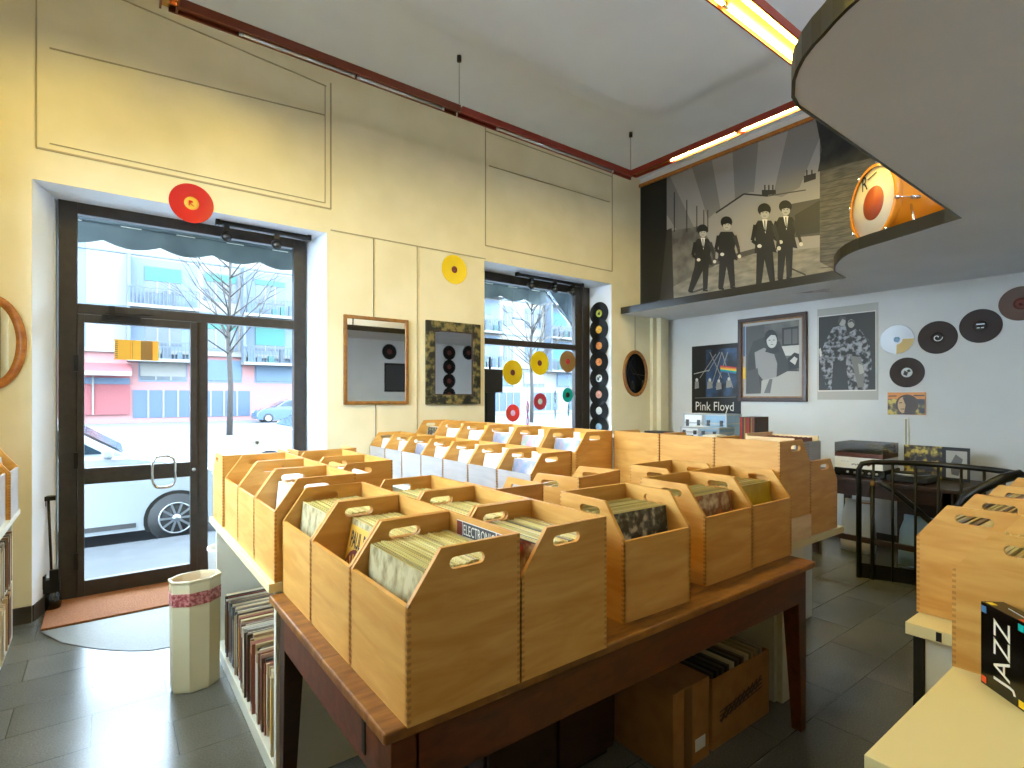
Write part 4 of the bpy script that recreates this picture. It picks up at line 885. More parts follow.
tag(pc.b.build('poster'), 'dark blue band poster with Pink Floyd lettering beside the framed picture', 'poster')
# framed portrait
ys, zs = [onX(739, 360, WX)[1], onX(808, 360, WX)[1]], (1.445, 2.48)
t = thing('framed_picture', 'framed black and white photo of a person in a bulky coat', 'picture', (WX, sum(ys)/2, sum(zs)/2)); hw, hh = (ys[0]-ys[1])/2, (zs[1]-zs[0])/2
b = MB('frame_dark'); b.plate([(-hw, -hh), (hw, -hh), (hw, hh), (-hw, hh)], (-.001, 0, 0), (0, -1, 0), (0, 0, 1), .035, holes=[[(-hw+.045, -hh+.045), (-hw+.045, hh-.045), (hw-.045, hh-.045), (hw-.045, -hh+.045)]]); 
fo = b.build('frame', t, bevel=.006)
b = MB('frame_gold'); w3 = .043; b.plate([(-hw+w3, -hh+w3), (hw-w3, -hh+w3), (hw-w3, hh-w3), (-hw+w3, hh-w3)], (-.004, 0, 0), (0, -1, 0), (0, 0, 1), .012, holes=[[(-hw+w3+.02, -hh+w3+.02), (-hw+w3+.02, hh-w3-.02), (hw-w3-.02, hh-w3-.02), (hw-w3-.02, -hh+w3+.02)]]); b.build('inner_moulding', t)
pc = Pic(WX, .0095); pc.b.box(WX-.009, WX-.004, ys[1]+.04, ys[0]-.04, zs[0]+.04, zs[1]-.04, 'p_l1')
f2 = lambda u, v: (680+u/6.4, 290+v/6.4)
def PP(pts, m): pc.poly([f2(*p) for p in pts], m)
PP([(425, 235), (765, 190), (765, 655), (425, 665)], 'p_wallgrey'); PP([(425, 240), (540, 225), (540, 420), (425, 520)], 'p_d3'); PP([(655, 245), (760, 230), (760, 355), (655, 360)], 'p_d1'); PP([(668, 255), (715, 250), (715, 345), (668, 348)], 'p_g1'); PP([(722, 250), (755, 246), (755, 342), (722, 345)], 'p_g1'); PP([(655, 360), (765, 352), (765, 420), (655, 420)], 'p_l2')
PP([(470, 330), (545, 300), (640, 330), (690, 450), (765, 520), (765, 655), (425, 665), (440, 420)], 'p_d2')
PP([(480, 400), (540, 370), (600, 395), (625, 470), (620, 560), (545, 590), (490, 520)], 'p_g3'); PP([(525, 580), (625, 555), (690, 520), (765, 520), (765, 655), (520, 662)], 'p_l1'); PP([(540, 660), (575, 570), (595, 570), (580, 660)], 'p_g1'); PP([(430, 520), (500, 500), (520, 660), (428, 664)], 'p_d3')
PP([(690, 440), (735, 400), (765, 410), (765, 500), (700, 510)], 'p_black'); PP([(705, 455), (735, 425), (755, 440), (740, 480)], 'p_l2')
pc.ell(*f2(585, 310), 6.6, 8.8, 'p_black'); pc.ell(*f2(590, 325), 5.2, 7.4, 'p_l2'); pc.poly([f2(545, 300), f2(590, 265), f2(635, 295), f2(620, 290), f2(585, 288), f2(556, 318)], 'p_black')
for a in ((570, 322, 582, 321), (598, 321, 610, 320)): pc.line(*f2(a[0], a[1]), *f2(a[2], a[3]), .7, 'p_d1')
pc.line(*f2(582, 350), *f2(600, 349), .6, 'p_g1'); pc.line(*f2(592, 325), *f2(590, 338), .4, 'p_g3')
PP([(560, 365), (590, 378), (625, 360), (640, 395), (600, 410), (548, 395)], 'p_d1')
PP([(402, 495), (422, 495), (422, 570), (402, 570)], 'yellow'); PP([(405, 235), (420, 232), (420, 425), (405, 425)], 'p_blue2')
pc.b.v = [(p[0]-WX, p[1]-sum(ys)/2, p[2]-sum(zs)/2) for p in pc.b.v]; pc.b.build('photo_print', t)
# unframed photo poster
pc = Pic(WX, .003); ya, yb = onX(817.5, 355, WX)[1], onX(878.4, 355, WX)[1]; pc.b.box(WX-.003, WX-.0005, yb, ya, 1.47, 2.488, 'p_l1')
f2 = lambda u, v: (780+u/6.4, 240+v/6.4)
PP([(243, 490), (615, 450), (617, 965), (243, 970)], 'p_w'); PP([(248, 495), (611, 456), (612, 958), (248, 962)], 'p_d1')
PP([(250, 760), (290, 650), (340, 560), (420, 540), (450, 700), (430, 960), (300, 960)], 'p_fur'); PP([(430, 600), (500, 560), (570, 640), (590, 800), (560, 960), (430, 960)], 'p_fur'); PP([(340, 800), (420, 760), (440, 960), (330, 960)], 'p_d1')
pc.ell(*f2(398, 522), 3.6, 4.6, 'p_l1'); pc.ell(*f2(456, 535), 3.4, 4.4, 'p_l1'); pc.poly([f2(370, 520), f2(385, 488), f2(420, 490), f2(424, 515), f2(400, 505), f2(380, 540)], 'p_d3'); pc.poly([f2(436, 530), f2(448, 510), f2(478, 512), f2(482, 545), f2(462, 522)], 'p_d3')
PP([(250, 700), (262, 690), (270, 740), (255, 750)], 'p_l2'); PP([(450, 740), (520, 750), (540, 940), (500, 945)], 'p_g2'); PP([(500, 790), (530, 800), (540, 850), (510, 860)], 'p_l1')
tag(pc.b.build('poster'), 'tall unframed black and white poster of two performers with grey borders', 'poster')
# small portrait print
pc = Pic(WX, .012); ya, zt_ = onX(888, 392.5, WX)[1:]; yb, zb_ = onX(926, 415, WX)[1:]; pc.b.box(WX-.012, WX-.0005, yb, ya, zb_, zt_, 'p_orange')
pc.poly([(888.3, 399), (925.5, 399), (925.5, 414.5), (888.3, 414.5)], 'p_album'); pc.ell(907.5, 404.5, 11.5, 10, 'p_brown', 20); pc.ell(903.5, 405, 5.4, 8, 'p_skin', 18); pc.poly([(903, 397.5), (909, 397), (912, 405), (908, 413.5), (904.5, 413.5), (906, 405)], 'p_brown')
pc.line(899.5, 403, 902.5, 402.6, .8, 'p_black').line(901, 409, 905, 409, .7, 'p_black').line(889, 396, 897, 396, 1.2, 'p_brown').line(914, 395.5, 925, 395.5, 1.4, 'p_brown')
tag(pc.b.build('portrait_print'), 'small orange and brown portrait print below the black record', 'picture')
b = MB('white_lam'); x_, y_, z_ = onX(906.5, 416, WX); b.box(WX-.012, WX-.0005, y_-.02, y_+.02, .5, z_-.02); b.box(WX-.014, WX-.012, y_-.008, y_+.008, .5, z_-.03, 'grey'); tag(b.build('cable_duct'), 'narrow white cable duct running down the wall below the small print', 'cable duct')

# ------------------------------------------------------------------ drum on the mezzanine
ctr = Vector((4.63, 1.60, ZS+.08+.292)); ax = Vector((.767, -.642, 0)).normalized()
t = thing('bass_drum', 'orange bass drum standing on the mezzanine edge in front of the mural', 'drum', (ctr.x, ctr.y, ZS+.08)); Mx = Matrix.Translation((0, 0, .292)) @ ax.to_track_quat('Z', 'Y').to_matrix().to_4x4()
base('drum_orange', 'd8861c', .2, coat=.6); base('drum_head', 'd8cdb8', .4); base('drum_dark', 'a8481c', .4)
b = MB('drum_orange'); b.X = Mx; b.lathe([(.27, .03), (.27, .43), (.262, .43), (.262, .03), (.27, .03)], seg=40); b.build('shell', t)
b = MB('drum_orange'); b.X = Mx; b.lathe([(.262, -.01), (.284, -.01), (.288, .0), (.288, .035), (.27, .035), (.262, -.01)], seg=40); b.build('hoop', t)
b = MB('drum_orange'); b.X = Mx; b.lathe([(.262, .46), (.284, .46), (.288, .45), (.288, .42), (.27, .42), (.262, .46)], seg=40); b.build('hoop', t)
b = MB('drum_head'); b.X = Mx; b.lathe([(0, .004), (.264, .004), (.264, .008), (0, .008)], seg=40); hd = b.build('drum_head', t)
b = MB('drum_dark'); b.X = Mx @ Matrix.Translation((0, 0, .0)); b.lathe([(0, .002), (.125, .002), (.125, .004)], seg=30)
# letter R in script on the head: Mx local x/y span the head
ex_ = Mx.to_3x3() @ Vector((1, 0, 0)); b.X = Matrix()
side = Vector((-ax.y, ax.x, 0))*-1; up_ = Vector((0, 0, 1)); fo_ = Vector((0, 0, .292))-ax*.0005
b.text('R', fo_-side*.13+up_*.13, side, up_, .11, 'black', width=.07, depth=-.001 if side.cross(up_).dot(ax) > 0 else .001)
b.bar(fo_-side*.06+up_*.20-ax*.001, fo_+side*.05+up_*.215-ax*.001, .008, .002, 'black', up=ax)
b.build('head_print', t, 'rust coloured round patch and black script initial')
b = MB('chrome')
for k in range(8):
    a = 2*PI*k/8+.2; p = Mx @ Vector((.292*math.cos(a), .292*math.sin(a), -.012)); q = Mx @ Vector((.292*math.cos(a), .292*math.sin(a), .10)); b.cyl(p, q, .005, seg=6)
    p = Mx @ Vector((.292*math.cos(a), .292*math.sin(a), -.014)); q = Mx @ Vector((.292*math.cos(a), .292*math.sin(a), .006)); b.cyl(p, q, .014, seg=8); p = Mx @ Vector((.277*math.cos(a), .277*math.sin(a), .10)); q = Mx @ Vector((.277*math.cos(a), .277*math.sin(a), .16)); b.cyl(p, q, .013, seg=8)
b.build('tension_rod', t)
for s_ in (-1, 1):
    b = MB('chrome'); p = Vector((0, 0, .2))+ax*.12+side*.24*s_; q = Vector((0, 0, .006))+ax*.02+side*.42*s_; b.cyl(p, q, .008); b.cyl(q, q+Vector((0, 0, .02)), .014, 'black'); b.build('spur_leg', t)
# yellow light on the mezzanine edge, put in as a gold disc
t = thing('light_spot', 'gold disc put in for the yellow light behind the drum', 'light_spot', (4.60, 1.22, ZS+.08))
b = MB('lab_gold'); b.lathe([(.004, .03), (.03, .03), (.04, .02), (.15, .0), (.15, .003), (.04, .024), (.0, .034)], seg=32); b.build('disc', t)

# ------------------------------------------------------------------ desk with turntables
t = thing('wooden_desk', 'dark wooden desk carrying the turntables by the poster wall', 'desk', (5.75, 1.75, 0), .0)
def dk(nme, m, *bx):
    b = MB(m); b.box(*bx); b.v = [(p[0]-5.75, p[1]-1.75, p[2]) for p in b.v]; return b.build(nme, t, bevel=.003)
dk('desk_top', 'dark_wood', 5.42, 6.25, 1.28, 2.45, .72, .75); dk('apron', 'dark_wood', 5.46, 5.49, 1.33, 2.40, .60, .72)
for x_ in (5.46, 6.17):
    for y_ in (1.33, 2.34): dk('leg', 'dark_wood', x_, x_+.06, y_, y_+.06, 0, .72)
dk('stretcher', 'dark_wood', 5.47, 5.50, 1.38, 2.36, .18, .23)
t = thing('amplifier', 'black amplifier under the turntable on the dark desk', 'amplifier', (5.80, 2.05, .75))
b = MB('black'); b.box(-.2, .18, -.21, .21, .01, .08); b.build('case', t); b = MB('black_gloss'); b.box(-.204, -.2, -.205, .205, .012, .078)
for k in range(5): b.cyl((-.204, -.15+k*.06, .045), (-.215, -.15+k*.06, .045), .011, 'alu', 12)
b.build('front_plate', t); b = MB('black')
for a in (-.17, .15):
    for c in (-.18, .18): b.cyl((a, c, 0), (a, c, .01), .015)
b.build('foot', t)
t = thing('turntable', 'turntable with a smoked cover, wooden band and white front', 'turntable', (5.82, 2.055, .83))
b = MB('white'); b.box(-.22, .16, -.2, .2, 0, .105)
for k in range(7): b.box(-.2215, -.22, -.05+k*.016, -.042+k*.016, .03+.004*(k % 2), .045+.004*(k % 2), 'dkgrey')
for k in range(3): b.box(-.2215, -.22, .08+k*.025, .095+k*.025, .06, .064, 'lab_blue')
b.cyl((-.22, -.085, .05), (-.2225, -.085, .05), .018, 'lab_maroon', 16); b.build('base', t, bevel=.003)
b = MB('table_wood'); b.box(-.222, .162, -.202, .202, .105, .145); b.build('plinth', t, bevel=.003)
b = MB('black'); b.cyl((-.03, .03, .145), (-.03, .03, .16), .15, seg=32); b.build('platter', t); b = MB('alu'); b.cyl((.1, -.16, .145), (.1, -.16, .18), .018); b.bar((.1, -.16, .178), (-.1, -.10, .172), .008, .006); b.build('tonearm', t)
b = MB('smoke_cover')
for bx in ((-.222, .162, -.202, .202, .235, .239), (-.222, -.218, -.202, .202, .147, .235), (.158, .162, -.202, .202, .147, .235), (-.218, .158, -.202, -.198, .147, .235), (-.218, .158, .198, .202, .147, .235)): b.box(*bx)
b.build('dust_cover', t)
t = thing('turntable', 'low black turntable on the dark desk between the white one and the album', 'turntable', (5.72, 1.66, .75))
b = MB('black'); b.box(-.17, .17, -.15, .15, .01, .06); b.box(-.15, -.12, -.13, -.1, 0, .01); b.box(.12, .15, .1, .13, 0, .01); b.box(-.15, -.12, .1, .13, 0, .01); b.box(.12, .15, -.13, -.1, 0, .01); b.build('base', t, bevel=.004); b = MB('alu'); b.cyl((-.01, .01, .06), (-.01, .01, .075), .13, seg=32); b.cyl((-.01, .01, .075), (-.01, .01, .078), .128, 'black', 32); b.build('platter', t)
# gatefold album standing open
t = thing('record_album', 'olive and black gatefold album standing open on the dark desk', 'record', (6.02, 1.67, .7515))
b = MB('p_album'); b.box(-.004, .004, -.14, .15, 0, .30); b.build('front_cover', t); b = MB('p_g3'); b.X = Matrix.Translation((0, -.14, 0)) @ Matrix.Rotation(-.9, 4, 'Z') @ Matrix.Translation((0, 0, 0)); b.plate([(0, 0), (.2, 0), (.2, .3), (0, .3)], (0, 0, 0), (.75, -.66, 0), (0, 0, 1), .004, 'black'); b.plate([(.03, .03), (.18, .03), (.18, .27), (.03, .27)], (0, 0, 0), (.75, -.66, 0), (0, 0, 1), .0055, 'p_l1'); b.plate([(.07, .06), (.12, .05), (.15, .2), (.10, .24), (.06, .15)], (0, 0, 0), (.75, -.66, 0), (0, 0, 1), .0065, 'p_g1'); b.X = Matrix()
b.build('back_cover', t, 'dark panel with a pale picture')
t = thing('wooden_cabinet', 'dark wooden cabinet under the right half of the turntable desk', 'cabinet', (6.1, 1.62, 0))
b = MB('dark_wood'); b.box(-.2, .2, -.22, .22, .04, .68); b.build('body', t, bevel=.004); b = MB('dark_wood'); b.box(-.215, -.2, -.2, .2, .08, .64); b.build('door', t, bevel=.003); b = MB('black'); b.box(-.18, .18, -.2, .2, 0, .04); b.build('plinth', t)
# pale bags under desk
for i, (x_, y_, h_, lab) in enumerate(((5.85, 2.15, .5, 'pale blue-white bag leaning under the left end of the dark desk'), (5.72, 1.62, .45, 'pale bag under the right half of the dark desk'))):
    b = MB('lab_blue' if i else 'white_lam2'); n_ = 10; vs = []
    for j, (z_, w_, d_) in enumerate(((0, .15, .07), (.1, .16, .085), (.3, .15, .07), (h_-.05, .12, .04), (h_, .11, .012))):
        for k in range(n_): a = 2*PI*k/n_; vs.append((d_*math.cos(a)+.01*math.sin(3*a+j), w_*math.sin(a)+.008*math.cos(4*a+j), z_))
    fs = [(j*n_+k, j*n_+(k+1) % n_, (j+1)*n_+(k+1) % n_, (j+1)*n_+k) for j in range(4) for k in range(n_)]+[tuple(reversed(range(n_))), tuple(range(4*n_, 5*n_))]
    b.add(vs, fs, None, True); o = b.build('carrier_bag'); o.location = (x_, y_, 0); tag(o, lab, 'bag')

# ------------------------------------------------------------------ things on the shelf by the poster wall
t = thing('back_shelf', 'shelf against the poster wall behind the raised crates', 'shelf', (4.9, 3.1, 0))
for nme, m, bx in (('top_board', 'white_lam', (-.45, .45, -.75, 1.1, 1.05, 1.08)), ('side_panel', 'white_lam2', (-.43, .43, -.72, -.69, 0, 1.05)), ('side_panel', 'white_lam2', (-.43, .43, 1.04, 1.07, 0, 1.05))):
    b = MB(m); b.box(*bx); b.build(nme, t)
def flight_case(x, y, z, w, label, dx=.26, h=.13):
    t = thing('record_case', label, 'case', (x, y, z)); b = MB('white_lam2'); b.box(-dx/2, dx/2, -w/2, w/2, 0, h); b.build('body', t, bevel=.006)
    b = MB('alu')
    for yy in (-w/2, w/2):
        for xx in (-dx/2, dx/2): b.bar((xx, yy, 0), (xx, yy, h), .014, .014)
    for zz_ in (0.007, h-.007, h*.62):
        b.bar((-dx/2, -w/2, zz_), (-dx/2, w/2, zz_), .012, .014); b.bar((-dx/2, -w/2, zz_), (dx/2, -w/2, zz_), .012, .014)
    b.bar((dx/2, -w/2, h-.007), (dx/2, w/2, h-.007), .012, .014); b.build('edge_trim', t); b = MB('steel_dark')
    for yy in (-w*.3, w*.3): b.box(-dx/2-.012, -dx/2, yy-.015, yy+.015, h*.45, h*.75)
    b.build('latch', t); b = MB('black'); b.tube([(-dx/2-.006, -.04, h*.35), (-dx/2-.03, -.035, h*.35), (-dx/2-.03, .035, h*.35), (-dx/2-.006, .04, h*.35)], .006); b.build('handle', t); return t
base('case_blue', '8fb0cc', .3, .4); base('case_white', 'dfe6ee', .35)
f1 = flight_case(4.68, 3.14, 1.08, .20, 'white record case, left of the lower pair behind the crate backs'); f2_ = flight_case(4.68, 2.93, 1.08, .20, 'blue and silver record case, right of the lower pair behind the crate backs')
f3 = flight_case(4.97, 3.30, 1.08, .22, 'white record case of the upper pair below the band poster', h=.25); f4 = flight_case(4.97, 3.05, 1.08, .24, 'blue and silver record case of the upper pair below the band poster', h=.25)
for f_, m in ((f1, 'case_white'), (f3, 'case_white'), (f2_, 'case_blue'), (f4, 'case_blue')):
    bd = [k for k in kids(f_) if k.name.startswith('body')][0]; bd.data.materials[0] = MATS[m]
t = thing('record_box', 'cardboard box filled with brown sleeves, right of the record cases', 'box', (4.72, 2.58, 1.08)); b = MB('p_brown'); b.box(-.12, .12, -.07, .07, 0, .24); b.build('body', t)
b = MB('edge_dark')
for k in range(8): b.box(-.122, -.12, -.062+k*.016, -.052+k*.016, .01, .235, ['lab_maroon', 'vinyl_brown', 'p_brown', 'vinyl_crimson'][k % 4])
b.build('spines', t)
for y_, x_, w_, m, lab in ((3.47, 4.5, .24, 'black', 'flat black box at the left end behind the crate backs'), (3.26, 4.44, .10, 'art_red', 'small reddish box leaning beside the white record case'), (2.82, 4.47, .14, 'offwhite', 'small cream box in front of the cases right side'), (2.36, 4.55, .14, 'lab_maroon', 'small dark red box at the foot of the sloping panel')):
    b = MB(m); b.box(-.08, .08, -w_/2, w_/2, 0, .07); b.box(-.082, .082, -w_/2-.002, w_/2+.002, .05, .072, m); o = b.build('small_box', bevel=.003); o.location = (x_, y_, 1.08); tag(o, lab, 'box')
b = MB('vinyl_crimson')
for k in range(4): b.box(0, .12, k*.03, k*.03+.026, 0, .16, ['black', 'vinyl_crimson', 'orange', 'black'][k])
o = b.build('book_block'); o.location = (2.62, 4.60, .78); o.rotation_euler = (0, 0, .0); tag(o, 'few dark and red spines standing between the far crates and the wall', 'books')
o.location = (2.25, 4.62, .90)

# ------------------------------------------------------------------ spiral stair railing
t = thing('stair_railing', 'black metal railing around the spiral stair opening', 'railing', (5.1, 1.4, 0))
path = [(5.01, 1.833), (5.05, 1.74), (5.10, 1.62), (5.15, 1.48), (5.18, 1.34), (5.18, 1.2), (5.15, 1.06), (5.09, .94), (5.0, .84), (4.9, .77), (4.78, .72)]
P3 = [(x-5.1, y-1.4, .96+.004*min(i, 3)) for i, (x, y) in enumerate(path)]
b = MB('black_metal'); q0 = P3[0]; b.tube([(q0[0], q0[1], .0), (q0[0], q0[1], .9), (q0[0]+.006, q0[1]-.02, .945)]+P3[1:], .021, seg=10); b.build('top_rail', t)
for i in range(1, len(path)):
    for f_ in (1,):
        x_ = path[i-1][0]+(path[i][0]-path[i-1][0])*f_-5.1; y_ = path[i-1][1]+(path[i][1]-path[i-1][1])*f_-1.4; b = MB('black_metal'); b.cyl((x_, y_, 0), (x_, y_, .965), .010, seg=8); b.build('baluster', t)
b = MB('black_metal')
for i in range(len(path)-1): b.bar((path[i][0]-5.1+.01, path[i][1]-1.4, .06), (path[i+1][0]-5.1+.01, path[i+1][1]-1.4, .06), .02, .12)
b.build('kick_plate', t)
b = MB('black_metal'); b.cyl((-.07, .34, 0), (-.07, .34, .77), .016, seg=10); b.lathe([(.016, .77), (.02, .79), (.012, .81), (0, .815)], 'vinyl_brown', seg=10, off=(-.07, .34, 0)); b.bar((-.09, .43, .62), (-.07, .34, .62), .01, .01, 'vinyl_brown'); b.build('gate_post', t)
b = MB('black_metal'); b.tube([(-.02, .30, .80), (.03, .2, .72), (.08, .08, .6), (.12, -.05, .46), (.14, -.2, .32)], .022, seg=8); b.build('stair_handrail', t)
b = MB('black_metal'); H_ = [(a_[0]-5.1, a_[1]-1.4, a_[2]) for a_ in (onX(957, 520, 4.7), onX(959, 508, 4.7), onX(966, 498, 4.7), onX(982, 488, 4.72), onX(1004, 478, 4.75), onX(1022, 474, 4.8))]; b.tube(H_, .032, seg=10); b.build('curved_handrail', t)

# ------------------------------------------------------------------ right side: desk, shelf, crates, JAZZ box
t = thing('white_desk', 'cream topped white desk in the lower right corner', 'desk', (1.6, .15, 0))
b = MB('cream_lam'); b.box(-.33, .63, -.31, .305, .715, .75); b.build('desk_top', t, bevel=.002); b = MB('white_lam'); b.box(-.31, .60, -.30, .28, 0, .715); b.build('body', t)
t = thing('display_shelf', 'cream shelf with a black leg under the orange-lit crates on the right', 'shelf', (3.0, .25, 0))
b = MB('cream_lam'); b.box(-.84, 1.1, -.40, .40, .70, .74); b.build('shelf_board', t, bevel=.002)
b = MB('black'); b.box(-.81, -.785, .358, .386, 0, .70); b.box(-.842, -.8405, .30, .315, .705, .735); b.build('leg', t); b = MB('black'); b.box(1.02, 1.06, .28, .34, 0, .70); b.build('leg', t)
b = MB('white_lam'); b.box(-.80, -.78, -.38, .355, 0, .70); b.build('side_panel', t); b = MB('white_lam'); b.box(-.72, 1.0, -.2, -.17, 0, .70); b.build('back_panel', t)
G3 = 'crates on the right-hand shelf'
k1 = crate('+y', 1.885, 2.235, .457, .75, 'birch crate on the cream desk behind the black JAZZ box', None); fill(k1, 1, ['mix'], 'dark', 'the crate behind the JAZZ box', x0=.02, lean=.1, stuff=20)
for i, lab in enumerate(('nearest orange-lit crate on the right-hand shelf', 'middle orange-lit crate on the right-hand shelf', 'farthest orange-lit crate on the right-hand shelf, by the railing')):
    m_ = crate('+y', 2.29+i*.355, 2.29+i*.355+CW, .655, .742, lab, G3); fill(m_, 1, ['mix'], 'dark', 'the %s crate of the right-hand shelf' % NUM[i], x0=.02, lean=.1, stuff=21, smat=['edge_mix', 'edge_dark'])
# the record box set
P0 = Vector((1.836, .385, .751)); ex_ = Vector((-.695, -.719, 0)).normalized(); ez_ = Vector((0, 0, 1)); dn = Vector((.719, -.695, 0)).normalized()
t = thing('box_set', 'black box set lettered JAZZ with coloured corner squares', 'box', P0)
b = MB('black_gloss'); w_, h_ = .147, .213; d_ = .055; O = Vector((0, 0, 0))
vs = [O, O+ex_*w_, O+ex_*w_+dn*d_, O+dn*d_]; vs = vs+[p+ez_*h_ for p in vs]
b.add(vs, [(3, 2, 1, 0), (4, 5, 6, 7), (0, 1, 5, 4), (1, 2, 6, 5), (2, 3, 7, 6), (3, 0, 4, 7)])
b.build('case', t, bevel=.0015)
b = MB('white'); fo_ = -dn*.0008
b.text('JAZZ', fo_+ex_*.115+ez_*.022, ez_, -ex_, .07, 'offwhite', width=.165, depth=0); 
b.build('lettering', t, 'tall white serif capitals running upwards')
for a_, c_, m in ((.004, .188, 'p_blue2'), (.122, .188, 'vinyl_teal'), (.004, .006, 'vinyl_orange'), (.124, .006, 'yellow')):
    b = MB(m); b.plate([(0, 0), (.017, 0), (.017, .017), (0, .017)], fo_+ex_*a_+ez_*c_, ex_, ez_, -.0004 if ex_.cross(ez_).dot(dn) > 0 else .0004); b.build('corner_square', t)
b = MB('orange'); b.plate([(.01, .005), (.03, .005), (.03, .02), (.01, .02)], O+ez_*(h_+.0006), ex_, dn, .0003, 'yellow'); b.bar(O+ex_*.05+dn*.03+ez_*(h_+.001), O+ex_*.14+dn*.02+ez_*(h_+.001), .0015, .0005, 'white'); b.plate([(.12, .0), (.145, .0), (.145, .012), (.12, .012)], O+ez_*(h_+.0006), ex_, dn, .0003, 'vinyl_orange'); b.build('top_print', t)

o = STUFF.build('packed_records'); tag(o, 'further record sleeves packed tightly in the crates', 'records', kind='stuff')

# ------------------------------------------------------------------ the street outside
b = MB('pavement'); b.box(-14, 30, 5.24, 6.9, -.3, -.02); b.box(-14, XL-.2, -14, 5.24, -.3, -.02); struct(b.build('pavement'))
b = MB('asphalt'); b.box(-60, 90, 6.9, 42, -.4, -.15); struct(b.build('road'))
b = MB('awning')        # awnings: sloping cloth with scalloped valance
def awning(x0, x1, label):
    t = thing('awning', label, 'awning', ((x0+x1)/2, 5.4, 3.2)); c = (x0+x1)/2
    b = MB('awning'); b.add([(x0-c, .0, .35), (x1-c, .0, .35), (x1-c, .8, -.05), (x0-c, .8, -.05)], [(0, 1, 2, 3)]); b.add([(x0-c, .0, .36), (x1-c, .0, .36), (x1-c, .8, -.04), (x0-c, .8, -.04)], [(3, 2, 1, 0)]); b.build('canopy', t)
    n_ = max(4, int((x1-x0)/.42)); pts = [(0, 0)]
    L_ = x1-x0; bot = []
    for i in range(n_*8+1): bot.append((L_*i/(n_*8), -.20-.055*abs(math.sin(PI*i/8))))
    b = MB('awning'); b.plate(bot+[(L_, .03), (0, .03)], (x0-c, .80, -.06), (1, 0, 0), (0, 0, 1), -.004); b.build('valance', t)
    for i in range(n_):
        b = MB('white'); xx = x0-c+L_*(i+.3)/n_; b.box(xx, xx+.16, .79, .7955, -.115, -.10); b.build('white_strip', t)  # short white strips along the valance
    b = MB('awning'); b.plate([(0, .35), (.8, -.05), (.45, -.45), (.2, -.8), (.1, -1.25), (0, -1.25)], (x1-c+.02, 0, 0), (0, 1, 0), (0, 0, 1), .004); b.plate([(0, .33), (.5, .1), (.3, -.5), (.05, -1.2)], (x1-c-.03, 0, 0), (0, 1, 0), (0, 0, 1), .004); b.build('side_cloth', t)
    b = MB('alu'); b.cyl((x1-c-.05, 0, -.9), (x1-c-.05, .78, -.1), .015); b.cyl((x0-c+.05, 0, -.9), (x0-c+.05, .78, -.1), .015); b.cyl((x0-c, .78, -.09), (x1-c, .78, -.09), .02, 'awning'); b.build('arm', t)
awning(-.9, 1.75, 'grey scalloped awning outside above the glazed door'); awning(3.2, 5.35, 'grey scalloped awning outside above the shop window')

